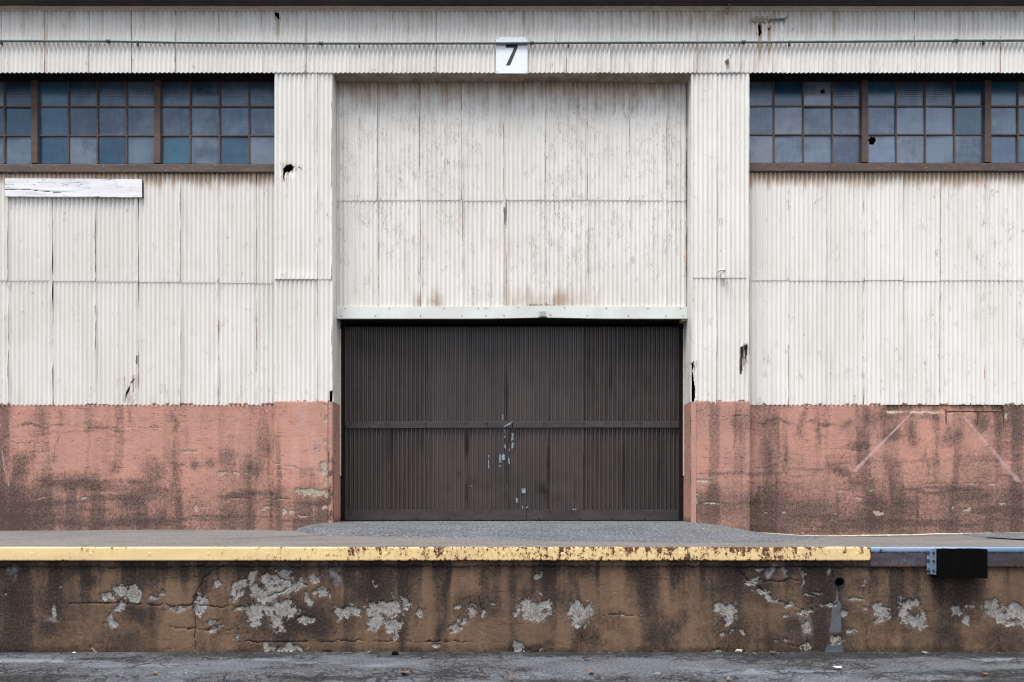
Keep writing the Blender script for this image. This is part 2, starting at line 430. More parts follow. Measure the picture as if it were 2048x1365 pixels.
def mat_glass(name, tint, dust, clear, ribs=0.0, dots=0.0):
    """dirty factory glass: a film of dust over glossy tinted glass that lets some of the dark interior through"""
    g = G(name)
    g.t.nodes.remove(g.bsdf)
    r = g.rand()
    n = g.noise((3.0, 3, 4.0), 4, 0.62, off=(2, 0, 1))
    n2 = g.noise((14, 4, 2.5), 4, 0.6, off=(5, 0, 3))
    v = g.m('ADD', g.m('MULTIPLY', n, 0.85), g.m('ADD', g.m('MULTIPLY', r, 0.40), g.m('MULTIPLY', n2, 0.35)))
    col = g.mix(g.ramp(v, 0.52, 1.08), tint, dust)
    # putty specks and scratches on the pane
    sn = g.noise((30, 10, 17), 4, 0.7, off=(1, 3, 8))
    col = g.mix(g.m('MULTIPLY', g.ramp(sn, 0.71, 0.75), 0.8), col, (0.33, 0.42, 0.47))
    dif = g.t.nodes.new('ShaderNodeBsdfDiffuse'); g.put(dif.inputs['Color'], col)
    glo = g.t.nodes.new('ShaderNodeBsdfGlossy'); glo.inputs['Roughness'].default_value = 0.18 if ribs == 0 else 0.3
    glo.inputs['Color'].default_value = (0.80, 0.88, 1.0, 1)
    tra = g.t.nodes.new('ShaderNodeBsdfTransparent'); tra.inputs['Color'].default_value = (*tint, 1)
    m1 = g.t.nodes.new('ShaderNodeMixShader'); g.put(m1.inputs[0], clear)
    g.t.links.new(dif.outputs[0], m1.inputs[1]); g.t.links.new(tra.outputs[0], m1.inputs[2])
    fr = g.t.nodes.new('ShaderNodeFresnel'); fr.inputs[0].default_value = 1.5
    m2 = g.t.nodes.new('ShaderNodeMixShader')
    g.put(m2.inputs[0], g.m('MULTIPLY', fr.outputs[0], 2.0))
    g.t.links.new(m1.outputs[0], m2.inputs[1]); g.t.links.new(glo.outputs[0], m2.inputs[2])
    g.t.links.new(m2.outputs[0], g.out.inputs[0])
    b = g.t.nodes.new('ShaderNodeBump'); b.inputs['Distance'].default_value = 0.006
    if ribs > 0:
        sp = g.t.nodes.new('ShaderNodeSeparateXYZ'); g.t.links.new(g.pos, sp.inputs[0])
        wob = g.m('MULTIPLY', g.noise((5, 1, 7), 2, 0.5), 0.9)
        ph = g.m('ADD', g.m('MULTIPLY', sp.outputs[2], ribs), g.m('MULTIPLY', wob, 1.5))
        h = g.m('ADD', g.m('MULTIPLY', g.m('SINE', ph), 0.7), g.m('MULTIPLY', g.noise((8, 1, 60), 2, 0.5), 0.3))
        b.inputs['Strength'].default_value = 0.11
    else:
        h = g.noise(dots, 2, 0.5); b.inputs['Strength'].default_value = 0.25
    g.put(b.inputs['Height'], h)
    for nd in (dif, glo): g.t.links.new(b.outputs[0], nd.inputs['Normal'])
    return g.mat
M['ribbed'] = mat_glass('dusty_ribbed_glass', (0.024, 0.050, 0.090), (0.140, 0.195, 0.255), 0.16, ribs=190.0)
M['ribbed_blue'] = mat_glass('blue_ribbed_glass', (0.040, 0.078, 0.145), (0.16, 0.215, 0.30), 0.15, ribs=185.0)
M['blue'] = mat_glass('blue_patterned_glass', (0.010, 0.055, 0.105), (0.045, 0.130, 0.195), 0.20, dots=70.0)
M['plain'] = mat_glass('dusty_plain_glass', (0.030, 0.058, 0.098), (0.190, 0.225, 0.272), 0.16, dots=20.0)

def mat_ground(name, c1, c2, cdark, clight, agg=0.5, bump=0.5, aggscale=60, cracks=False):
    g = G(name)
    dk, lt = g.attr('dark'), g.attr('light')
    n = g.noise((1.0, 1.6, 1), 5, 0.65)
    col = g.mix(g.ramp(n, 0.38, 0.62), c1, c2)
    a = g.noise(aggscale, 3, 0.7, off=(1, 1, 1))
    col = g.mix(g.m('MULTIPLY', g.ramp(a, 0.52, 0.66), agg), col, clight)
    col = g.mix(g.m('MULTIPLY', g.ramp(a, 0.46, 0.34), agg), col, cdark)
    b = g.noise((7, 11, 7), 6, 0.72, off=(4, 2, 0))
    col = g.mix(g.m('MULTIPLY', g.ramp(g.m('ADD', dk, g.m('MULTIPLY', g.m('SUBTRACT', b, 0.5), 1.2)), 0.25, 0.8), 0.85), col, cdark)
    col = g.mix(g.m('MULTIPLY', g.ramp(g.m('ADD', lt, g.m('MULTIPLY', g.m('SUBTRACT', b, 0.5), 0.8)), 0.35, 0.8), 0.7), col, clight)
    h = g.m('ADD', a, g.m('MULTIPLY', b, 1.2))
    if cracks:
        vn = g.t.nodes.new('ShaderNodeTexVoronoi'); vn.feature = 'DISTANCE_TO_EDGE'
        vm = g.t.nodes.new('ShaderNodeVectorMath'); vm.operation = 'ADD'
        nz = g.t.nodes.new('ShaderNodeTexNoise'); nz.inputs['Scale'].default_value = 5.0; nz.inputs['Detail'].default_value = 5
        g.t.links.new(g.pos, nz.inputs['Vector'])
        sc_ = g.t.nodes.new('ShaderNodeVectorMath'); sc_.operation = 'SCALE'; sc_.inputs['Scale'].default_value = 2.2
        g.t.links.new(nz.outputs['Color'], sc_.inputs[0])
        g.t.links.new(g.vec((2.6, 3.6, 0.0)), vm.inputs[0]); g.t.links.new(sc_.outputs[0], vm.inputs[1])
        g.t.links.new(vm.outputs[0], vn.inputs['Vector']); vn.inputs['Scale'].default_value = 1.0
        ck = g.m('MULTIPLY', g.ramp(vn.outputs[0], 0.015, 0.075, 1, 0), g.ramp(g.m('ADD', n, g.m('MULTIPLY', dk, 0.35)), 0.50, 0.66))
        col = g.mix(g.m('MULTIPLY', ck, 0.8), col, cdark)
        h = g.m('SUBTRACT', h, g.m('MULTIPLY', ck, 1.5))
    g.bump(h, bump, 0.012)
    return g.done(col, 0.85, 0.0, 0.35)
M['asphalt'] = mat_ground('worn_asphalt', (0.078, 0.083, 0.094), (0.044, 0.046, 0.051), (0.010, 0.010, 0.010), (0.165, 0.18, 0.21), 0.75, 1.0, 42, True)
M['patch'] = mat_ground('coarse_asphalt_patch', (0.088, 0.094, 0.104), (0.062, 0.066, 0.074), (0.028, 0.028, 0.030), (0.21, 0.22, 0.24), 1.0, 1.0, 30)
M['slab'] = mat_ground('dock_slab_concrete', (0.124, 0.118, 0.113), (0.096, 0.092, 0.089), (0.04, 0.038, 0.037), (0.20, 0.195, 0.19), 0.6, 0.4, 26)

# ------------------------------------------------------------------ the ground
def ground_height(x, y):
    lump = sstep(-4.02, -4.4, y) * (0.022 * (fbm(x * 2.6, y * 5.0, 4, 3) - 0.45) + 0.02 * np.maximum(fbm(x * 4.2, y * 9, 3, 5) - 0.52, 0))
    fine = 0.010 * (fbm(x * 1.3, y * 2.0, 4, 1) - 0.5)
    return lump * 3.2 + fine
def make_ground():
    xs = np.unique(np.concatenate([np.array([-600, -300, -150, -70, -35, -20, -13]), np.arange(-9, 9.001, 0.03), np.array([13, 20, 35, 70, 150, 300, 600])]))
    ys = np.unique(np.concatenate([np.array([-600, -300, -150, -80, -40, -25, -17, -13, -10, -8.5, -7.5]), np.arange(-6.8, -3.2, 0.025), np.array([-3.2, 0, 5, 12, 30, 100, 600])]))
    gx, gy = np.meshgrid(xs, ys)
    near = (np.abs(gx) < 9.1) & (gy > -7) & (gy < -3.1)
    z = np.where(near, ground_height(gx, gy), 0.0)
    px = 1024 + gx * FPX / np.maximum(gy + CAMD, 0.5)
    dark = np.where(near, 0.55 * sstep(-3.85, -3.45, gy) + 1.3 * (fbm(gx * 0.8, gy * 3.0, 5, 8) - 0.45), 0.1)
    dark = dark + 0.55 * np.exp(-((px - 1660) / 170) ** 2 - ((gy + 3.62) / 0.22) ** 2) + 0.4 * sstep(1700, 2050, px) * near
    dark = dark + 1.0 * sstep(-4.05, -4.35, gy) * (fbm(gx * 1.6, gy * 6, 4, 12) - 0.33) * near
    dark += 0.35 * sstep(260, -40, px) * sstep(-3.95, -4.5, gy) * near
    light = np.where(near, 1.7 * (fbm(gx * 0.9, gy * 3.5, 5, 4) - 0.42), 0.1)
    light = light + 0.85 * np.exp(-((px - 60) / 130) ** 2 - ((gy + 3.80) / 0.10) ** 2)
    light = light + 0.7 * np.exp(-((px - 1090) / 24) ** 2 - ((gy + 4.35 + (px - 1090) * 0.0035) / 0.05) ** 2)
    light = light + 0.5 * np.exp(-((px - 1960) / 90) ** 2 - ((gy + 3.8) / 0.10) ** 2)
    V = np.stack([gx, gy, z], -1).reshape(-1, 3)
    o = mk('asphalt_ground', V, grid_faces(len(ys), len(xs)), M['asphalt'], None, True, {'dark': dark, 'light': light}, origin=(0, 0, 0))
    return tag(o, 'cracked and patched grey asphalt yard in front of the dock', 'ground', kind='structure')
make_ground()

# ------------------------------------------------------------------ loading dock
DY = -3.40
DOCKZ = Z(1095, DY)
dock = empty('loading_dock', (0, DY, 0), 'tan painted concrete loading dock with peeling paint and steel edge', 'loading dock')
BACK = np.array([(-900, 1062), (0, 1062), (300, 1060), (500, 1060), (600, 1060), (1450, 1062), (1500, 1066), (1600, 1073), (1750, 1074), (1900, 1070), (2048, 1067), (2900, 1066)], float)
def slab_z(x, y):
    px = 1024 + x * FPX / 11.22
    zb = CAMZ - (np.interp(px, BACK[:, 0], BACK[:, 1]) - HZ) * 11.22 / FPX
    t = np.clip((y - DY) / (0.22 - DY), 0, 1.1)
    return DOCKZ + (zb - DOCKZ) * t ** 1.5 + 0.006 * (fbm(x * 0.8, y * 0.9, 3, 2) - 0.5) * sstep(0, 0.15, t)
def make_slab():
    xs = np.arange(-10.4, 10.41, 0.06); ys = np.arange(DY + 0.003, 0.66, 0.06)
    gx, gy = np.meshgrid(xs, ys)
    z = slab_z(gx, gy)
    px = 1024 + gx * FPX / (gy + CAMD)
    dark = 0.7 * (fbm(gx * 0.7, gy * 1.8, 5, 21) - 0.45) + 0.5 * sstep(-0.25, 0.15, gy) * fbm(gx * 2, gy * 2, 3, 31) + 0.55 * np.exp(-((gx + 4.1 - (gy + 2.2) * 1.3) / 0.35) ** 2) * sstep(-3.2, -1.5, gy)
    light = 0.7 * (fbm(gx * 0.5, gy * 1.2, 4, 22) - 0.42) + 0.8 * np.exp(-((px - 1680) / 40) ** 2 - ((gy + 3.3) / 0.12) ** 2)
    V = np.stack([gx, gy, z], -1).reshape(-1, 3)
    nr, nc = gx.shape
    F = grid_faces(nr, nc)
    o = mk('platform_slab', V, F, M['slab'], dock, True, {'dark': dark, 'light': light})
    o['label'] = 'grey concrete platform slab on top of the dock'
make_slab()
def make_patch(name, front_px, front_y, x0p, x1p, rise_fn, label):
    xs = np.arange(X(x0p, 0.2), X(x1p, 0.2), 0.035)
    ys = np.arange(-3.3, 0.64, 0.035)
    gx, gy = np.meshgrid(xs, ys)
    pxf = 1024 + gx * FPX / (gy + CAMD)
    zs = slab_z(gx, gy)
    pyf = HZ + (CAMZ - zs) * FPX / (gy + CAMD)
    edge = np.interp(pxf, front_px, front_y) + 3.0 * (fbm(gx * 1.2, gy * 1.2, 4, 41) - 0.5)
    inside = (edge - pyf)                      # px inside the outline, measured down the picture
    cover = sstep(-0.6, 1.6, inside)
    z = zs - 0.02 + cover * (0.028 + rise_fn(gx, gy)) + 0.006 * (fbm(gx * 9, gy * 9, 3, 43) - 0.5)
    dark = 0.5 * (fbm(gx * 1.0, gy * 4, 4, 44) - 0.42) + 0.2 * sstep(3, 0, inside)
    light = 0.4 * (fbm(gx * 1.0, gy * 2, 4, 45) - 0.45)
    V = np.stack([gx, gy, z], -1).reshape(-1, 3)
    F = grid_faces(*gx.shape)
    keep = cover.reshape(-1)[F].max(1) > 0.02
    o = mk(name, V, F[keep], M['patch'], dock, True, {'dark': dark, 'light': light})
    o['label'] = label
ZDOOR = Z(1042, 0.55)
def ramp_rise(gx, gy):
    want = ZDOOR - slab_z(gx, gy) - 0.012
    side = sstep(-3.75, -2.9, gx) * sstep(4.1, 2.9, gx)
    return want * sstep(-1.9, 0.42, gy) * side
make_patch('asphalt_apron', [560, 592, 640, 700, 850, 1000, 1150, 1300, 1450, 1560, 1640, 1700], [1040, 1062, 1071, 1073, 1076, 1080, 1083, 1086, 1087, 1085, 1078, 1050], 540, 1760, ramp_rise, 'coarse grey asphalt ramp laid in front of the brown door')
make_patch('asphalt_apron', [1880, 1920, 1980, 2060, 2300, 2600], [1060, 1070, 1079, 1084, 1086, 1086], 1860, 2240, lambda a, b: 0.01 + 0 * a, 'dark asphalt patch against the pink wall at the right edge')

def blobs(pxx, pyy, lst, ox, oy, sc, warp=None):
    f = np.zeros_like(pxx)
    for b in lst:
        x, y, rx, ry = b[:4]
        cx, cy = ox + x / sc, oy + y / sc
        rx, ry = rx / sc, ry / sc
        d = ((pxx - cx) / rx) ** 2 + ((pyy - cy) / ry) ** 2
        k = np.exp(-0.75 * d) * (b[4] if len(b) > 4 else 1.0)
        f = np.maximum(f, k)
    return f
def polyline(pxx, pyy, lines, ox, oy, sc, width):
    f = np.zeros_like(pxx)
    for ln in lines:
        w = width
        for (x1, y1), (x2, y2) in zip(ln[:-1], ln[1:]):
            ax, ay, bx, by = ox + x1 / sc, oy + y1 / sc, ox + x2 / sc, oy + y2 / sc
            lo, hi = min(ax, bx) - 8, max(ax, bx) + 8
            sel = (pxx > lo) & (pxx < hi)
            dx, dy = bx - ax, by - ay
            t = np.clip(((pxx - ax) * dx + (pyy - ay) * dy) / (dx * dx + dy * dy + 1e-6), 0, 1)
            d = np.hypot(pxx - ax - t * dx, pyy - ay - t * dy)
            f = np.maximum(f, np.where(sel, np.exp(-(d / w) ** 2), 0))
    return f
def slab_block(name, x0, x1, z0, z1, Y, depth, res, fn, mat, parent, hole=None, label=None):
    """upright concrete block; its front is a fine grid that fn(gx, gz) pushes in or out and stains"""
    xs = np.linspace(x0, x1, max(2, int((x1 - x0) / res) + 1)); zs = np.linspace(z0, z1, max(2, int((z1 - z0) / res) + 1))
    gx, gz = np.meshgrid(xs, zs)
    dy, attrs = fn(gx, gz)
    V = np.stack([gx, Y + dy, gz], -1).reshape(-1, 3)
    nr, nc = gx.shape
    F = grid_faces(nr, nc)
    if hole:
        cx = V[F].mean(1)
        F = F[((cx[:, 0] - hole[0]) ** 2 + (cx[:, 2] - hole[1]) ** 2) > hole[2] ** 2]
    loop = list(range(nc)) + [r * nc + nc - 1 for r in range(1, nr)] + [(nr - 1) * nc + c for c in range(nc - 2, -1, -1)] + [r * nc for r in range(nr - 2, 0, -1)]
    B = V[loop].copy(); B[:, 1] = Y + depth
    base = len(V); n = len(loop)
    V = np.vstack([V, B])
    F2 = np.array([(loop[(i + 1) % n], loop[i], base + i, base + (i + 1) % n) for i in range(n)])
    F = np.vstack([F, F2])
    A = {k: np.concatenate([np.asarray(v, float).reshape(-1), np.asarray(v, float).reshape(-1)[loop]]) for k, v in attrs.items()}
    o = mk(name, V, F, mat, parent, True, A)
    # keep the arrises sharp
    fl = np.ones(len(o.data.polygons), bool); fl[-n:] = False
    o.data.polygons.foreach_set('use_smooth', fl)
    if label: o['label'] = label
    return o

PA = [(620,405,40,28),(715,360,55,45),(775,370,30,40),(700,465,45,35),(655,550,45,40),(895,390,35,15),(950,370,30,12),(1050,465,60,18),(1165,430,50,55),(1250,525,50,18),(1255,580,45,32),(1270,335,30,22),(1410,320,45,55),(1480,290,35,45),(1580,290,40,50),(1660,280,70,50),(1770,290,40,35),(1860,280,40,40),(1540,380,80,50),(1640,350,90,40),(1740,330,80,25),(1880,370,40,18),(1805,415,22,40),(1500,490,60,70),(1640,470,110,55),(1620,545,35,50),(1420,460,60,15),(1790,525,70,25),(2010,480,60,40),(310,470,18,45,.9),(1375,350,20,60),(1700,690,90,24),(1580,695,50,20),(545,690,45,12,.9),(1400,640,12,20),(40,360,20,15,.8),(1930,400,12,14),(960,650,9,9),(360,320,10,10,.8)]
PB = [(150,440,80,38),(345,430,100,45),(460,400,30,25),(320,385,30,20),(310,500,60,30),(400,520,45,50),(420,570,15,25),(545,440,30,28),(740,510,55,28),(735,420,20,18),(810,450,28,30),(880,455,22,20),(1145,420,80,60),(1150,480,60,25),(1210,385,18,25),(1390,450,68,58),(1370,480,30,25),(1400,400,18,18),(1170,245,22,28),(635,625,18,28),(1055,635,30,24),(825,405,18,8),(925,410,15,8),(1630,460,18,10),(400,340,10,10),(1160,650,45,9),(1870,283,10,9),(300,300,7,10),(1540,648,24,12,.9),(20,340,25,20),(10,265,25,20),(1745,478,9,9),(1195,222,12,10)]
PC = [(300,470,65,62),(305,540,30,32),(250,430,25,20),(340,600,28,13),(400,605,28,11),(260,610,18,12),(520,360,60,16),(590,400,25,12),(670,440,35,18),(480,310,55,12),(560,385,20,18),(790,380,40,14),(740,300,12,40,.85),(840,350,30,10),(770,480,40,14),(900,430,50,11),(1060,405,60,10),(990,495,25,20),(1020,590,35,26),(1115,455,15,10),(1215,470,50,60),(1330,480,30,70),(1390,540,75,45),(1450,500,35,50),(1390,430,60,30),(1650,480,40,32),(1705,540,28,35),(1720,440,30,15),(1870,440,60,48),(1930,500,70,40),(2000,470,60,40),(1980,550,60,20),(780,570,40,45,.9),(780,680,30,18),(380,715,20,12),(240,715,60,9),(700,680,60,6),(630,648,14,9),(2060,500,50,60),(2100,560,60,40),(2250,480,90,50),(595,655,12,7),(1195,535,30,16),(650,490,20,12),(930,660,45,30,.8)]
GA = [(80,400,130,190),(300,420,110,130,.8),(60,250,110,70),(1110,250,170,50,.8),(1140,420,30,150,.7),(780,480,100,60),(1750,520,230,110),(900,520,60,60,.7),(520,310,40,30,.8),(240,590,60,60,.8),(1180,320,60,60,.7),(1300,480,60,160,.7),(860,330,60,90,.6),(2000,500,120,90,.8),(1950,250,60,60,.6),(730,640,110,60,.6)]
GB = [(340,300,110,90),(20,480,110,60,.8),(810,410,150,80),(670,270,22,110),(1105,310,35,55),(1215,290,25,60,.9),(1370,600,45,80,.8),(1400,300,22,110,.9),(1450,220,70,30,.8),(1345,400,55,90,.7),(650,560,30,80),(440,550,40,120,.7),(1770,300,60,100,.9),(1850,560,60,100,.6),(1140,640,130,20),(1480,610,70,30,.8),(230,200,150,25,.8),(330,190,250,14),(500,420,40,120,.5),(870,300,40,70,.6),(1015,310,25,50,.7),(1930,250,40,80,.5),(840,350,60,40,.7)]
GC = [(420,330,230,120),(330,560,170,150,.9),(830,330,190,110),(720,640,150,120,.8),(860,560,110,150),(1000,540,70,150,.9),(1050,320,60,60,.8),(1100,520,60,60,.8),(1260,450,50,200,.8),(1640,360,160,140,.9),(1800,330,50,100,.8),(1560,600,100,90,.6),(560,640,110,40,.9),(500,170,130,10),(900,190,200,16),(1300,220,200,10,.6),(1640,480,140,60,.7),(1900,620,160,60,.6),(1200,300,60,40,.6)]
LA = [[(0,215),(300,215),(600,215),(660,225),(700,215),(900,220),(940,235),(1060,215),(1300,212),(2048,212)],[(1260,230),(1200,280),(1150,360),(1130,440),(1145,560),(1140,700)],[(400,435),(700,430),(1000,440),(1400,450)],[(1600,250),(1660,300),(1780,310)],[(1560,400),(1680,340)],[(1000,580),(1400,585)],[(1380,655),(1800,655)]]
LB = [[(860,280),(850,330),(870,420),(865,490),(880,560),(875,610),(890,660)],[(1450,468),(1600,460),(1740,470)],[(0,600),(500,605),(850,605)],[(340,468),(440,465)],[(400,540),(420,640)],[(0,195),(900,195),(2048,197)],[(1400,360),(1410,640)]]
LC = [[(0,215),(1080,222)],[(370,230),(430,300),(600,300),(740,290)],[(600,420),(760,470),(880,360),(930,280),(910,230)],[(760,480),(780,600),(780,730)],[(740,240),(745,320),(800,370)],[(1135,340),(1145,480),(1120,560),(1125,720)],[(780,480),(950,415)],[(440,310),(540,380),(640,430),(750,470)],[(960,340),(955,410)]]
HOLE_X, HOLE_Z = at(1679, 1165, DY)
def dock_fn(gx, gz):
    px = 1024 + gx * FPX / (DY + CAMD); py = HZ + (CAMZ - gz) * FPX / (DY + CAMD)
    wx = px + 14 * (fbm(gx * 7, gz * 7, 3, 51) - 0.5) * 2; wy = py + 14 * (fbm(gx * 7, gz * 7, 3, 52) - 0.5) * 2
    wx += 5 * (fbm(gx * 28, gz * 28, 2, 53) - 0.5) * 2; wy += 5 * (fbm(gx * 28, gz * 28, 2, 54) - 0.5) * 2
    peel = np.maximum.reduce([blobs(wx, wy, PA, 0, 1060, 2.926), blobs(wx, wy, PB, 640, 1060, 2.695), blobs(wx, wy, PC, 1350, 1060, 2.934)])
    out = (px < -20) | (px > 2090)
    peel = np.maximum(peel, np.where(out, sstep(0.60, 0.74, fbm(gx * 2.2, gz * 2.6, 5, 55)), 0))
    gw = 20 * (fbm(gx * 3, gz * 3, 3, 56) - 0.5) * 2; gh = 20 * (fbm(gx * 3, gz * 3, 3, 57) - 0.5) * 2
    st = np.maximum.reduce([blobs(px + gw, py + gh, GA, 0, 1060, 2.926), blobs(px + gw, py + gh, GB, 640, 1060, 2.695), blobs(px + gw, py + gh, GC, 1350, 1060, 2.934)])
    st = st * 0.80 + 0.12 + 0.40 * sstep(0.50, 0.75, fbm(gx * 5, gz * 0.5, 3, 58)) + 0.55 * sstep(1290, 1312, py + gh * 0.4) + 0.5 * sstep(0.55, 0.75, fbm(gx * 2, gz * 2, 4, 59))
    st += 0.60 * sstep(0.46, 0.64, fbm(gx * 9, gz * 0.25, 3, 60)) * sstep(1270, 1135, py)
    st += 0.3 * sstep(1230, 1300, py) * fbm(gx * 1.5, gz, 3, 62) + 0.30 * sstep(1175, 1125, py) + 0.35 * sstep(1500, 2000, px) * fbm(gx * 1.2, gz * 1.2, 3, 66) + 0.65 * sstep(500, 0, px)* fbm(gx * 1.2, gz*1.2, 3, 64)  # also darker towards the foot, the top and both ends
    cx = px + 5 * (fbm(gx * 14, gz * 14, 3, 63) - 0.5) * 2; cy = py + 5 * (fbm(gx * 14, gz * 14, 3, 61) - 0.5) * 2
    ck = np.maximum.reduce([polyline(cx, cy, LA, 0, 1060, 2.926, 1.5), polyline(cx, cy, LB, 640, 1060, 2.695, 1.4), polyline(cx, cy, LC, 1350, 1060, 2.934, 1.8)]) * (0.72 + 0.40 * sstep(0.4, 0.6, fbm(gx * 2.5, gz * 2.5, 3, 67)))
    # cement run below the drain pipe, chalky blooms
    hw = np.interp(py, [1175, 1200, 1210, 1250, 1290, 1306], [2.5, 3, 9, 11, 16, 20])
    cement = 0.95 * sstep(1.25, 0.7, np.abs(px - 1672 + (py - 1240) * 0.05) / hw) * sstep(1178, 1186, py)
    cement *= 1 - 0.75 * sstep(1262, 1268, py) * sstep(1293, 1286, py)
    pale = (0.55 * blobs(wx, wy, [(90,240,45,50),(1980,270,50,60),(300,520,60,30)], 640 if False else 0, 1060, 2.926))
    pale = np.maximum(pale, 0.6 * blobs(wx, wy, [(90,250,35,60),(310,500,60,28),(390,540,30,30)], 640, 1060, 2.695))
    pale = np.maximum(pale, 0.75 * blobs(wx, wy, [(560,250,30,40),(640,250,25,40),(490,240,25,20),(735,270,12,60),(895,245,20,30),(1100,320,5,90),(780,570,50,70),(1700,530,22,40),(1880,490,60,25),(1330,480,25,60)], 1350, 1060, 2.934))
    lip = sstep(Z(1134, DY) - 0.006, Z(1132.5, DY) + 0.006, gz + 0.008 * (fbm(gx * 3, 0 * gz, 3, 70) - 0.5))
    dy = -0.022 * lip + 0.009 * sstep(0.44, 0.6, peel) + 0.008 * sstep(0.4, 0.9, ck) + 0.006 * (fbm(gx * 4, gz * 6, 4, 71) - 0.5)
    dy += 0.02 * sstep(Z(1290, DY), 0, gz) * (fbm(gx * 6, gz * 6, 3, 72) - 0.4)
    return dy, {'stain': st, 'peel': peel, 'crack': ck, 'pale': pale, 'cement': cement}
slab_block('dock_wall', -10.4, 10.4, -0.06, DOCKZ - 0.03, DY, 0.35, 0.0125, dock_fn, M['tan'], dock, hole=(HOLE_X, HOLE_Z, 0.054), label='stained tan dock wall with patches of bare concrete')
# drain pipe let into the wall
def ringtube(name, cx, cz, y0, y1, r0, r1, mat, parent, n=28):
    V, F = [], []
    for (r, y) in ((r1, y0), (r0, y0), (r0, y1), (r1, y1)):
        for k in range(n):
            a = 2 * math.pi * k / n
            V.append((cx + r * math.cos(a), y, cz + r * math.sin(a)))
    for j in range(4):
        for k in range(n):
            F.append((j * n + k, ((j + 1) % 4) * n + k, ((j + 1) % 4) * n + (k + 1) % n, j * n + (k + 1) % n))
    return mk(name, V, F, mat, parent, smooth=False)
ringtube('drain_pipe', HOLE_X, HOLE_Z, DY - 0.006, DY + 0.5, 0.052, 0.059, M['dark'], dock)['label'] = 'round black drain opening in the dock wall'
box('pipe_end', HOLE_X - 0.08, HOLE_X + 0.08, DY + 0.5, DY + 0.52, HOLE_Z - 0.08, HOLE_Z + 0.08, M['dark'], dock)

# steel edge: yellow channel, then the older blue-grey angle
CH_L, CH_R = -10.4, X(1741.5, DY - 0.06)
CH_T, CH_B = Z(1095, DY - 0.06), Z(1122, DY - 0.06)
def make_channel():
    xs = np.arange(CH_L, CH_R + 0.001, 0.012); xs[-1] = CH_R
    rc = 0.010
    prof = [(DY + 0.02, CH_T - 0.014), (DY + 0.02, CH_T)]                  # back of the top flange
    for k in range(4):
        a = math.pi / 2 * k / 3
        prof.append((DY - 0.06 + rc - rc * math.sin(a), CH_T - rc + rc * math.cos(a)))
    for t in np.linspace(0, 1, 12)[1:-1]:
        prof.append((DY - 0.06, CH_T - rc - (CH_T - CH_B - 2 * rc) * t))
    for k in range(4):
        a = math.pi / 2 * k / 3
        prof.append((DY - 0.06 + rc - rc * math.cos(a), CH_B + rc - rc * math.sin(a)))
    prof += [(DY - 0.012, CH_B), (DY - 0.012, CH_B + 0.012), (DY - 0.048, CH_B + 0.012), (DY - 0.048, CH_T - 0.014)]
    P = np.array(prof); n = len(P)
    gx = np.repeat(xs[:, None], n, 1)
    sag = 0.004 * (fbm(gx * 0.5, 0 * gx, 2, 80) - 0.5)
    dent = 0.004 * (fbm(gx * 1.4, P[None, :, 1] * 6 + 0 * gx, 3, 81) - 0.5)
    V = np.stack([gx, P[None, :, 0] + dent, P[None, :, 1] + sag], -1).reshape(-1, 3)
    i = np.arange(len(xs) - 1)[:, None]; j = np.arange(n)[None, :]
    F = np.stack([i * n + j, i * n + (j + 1) % n, (i + 1) * n + (j + 1) % n, (i + 1) * n + j], -1).reshape(-1, 4)
    px = 1024 + V[:, 0] * FPX / (DY - 0.06 + CAMD)
    f = (V[:, 2] - CH_B) / (CH_T - CH_B)
    amt = np.interp(px, [-900, 0, 380, 420, 620, 860, 1150, 1500, 1640, 1680, 1741], [.36, .36, .38, .44, .52, .62, .66, .76, .76, .50, .54])
    top = sstep(0.88, 1.0, f) * (0.16 + 0.34 * amt) + sstep(0.12, 0.0, f) * (0.16 + 0.34 * amt)
    drip = sstep(0.52, 0.70, fbm(V[:, 0] * 16, 0 * f, 3, 82)) * sstep(0.55 - amt * 0.9, 1.0, f) * amt * 0.35
    rust = amt * 0.66 + 0.45 * (fbm(V[:, 0] * 2.2, f * 1.2, 3, 83) - 0.5) * (amt > .2) + 0.5 * top + drip + 0.5 * sstep(CH_R - 0.02, CH_R, V[:, 0]) - 0.05
    o = mk('edge_channel', V, F, M['yellow'], dock, True, {'rust': rust})
    o['label'] = 'yellow painted steel channel rusting along the dock edge'
    mod = o.modifiers.new('edges', 'EDGE_SPLIT'); mod.split_angle = math.radians(50)
    # plug welds / bolt heads along the web
    first = None
    for p in range(-60, 1740, 118):
        bx, bz = X(p + 5, DY - 0.06), Z(1108, DY - 0.06)
        if first is None:
            Vv, Ff = tubeVF([(bx, DY - 0.0600, bz), (bx, DY - 0.0625, bz)], [0.020, 0.016], 14)
            first = mk('bolt_head', Vv, Ff, M['yellow'], o, attrs={'rust': np.full(len(Vv), 0.22)}, origin=(bx, DY - 0.06, bz))
        else:
            share(first, 'bolt_head', (bx, DY - 0.06, bz), o)
make_channel()
box('channel_backing', CH_L, CH_R - 0.02, DY - 0.0121, DY + 0.05, CH_B + 0.02, CH_T - 0.02, M['rust'], dock)
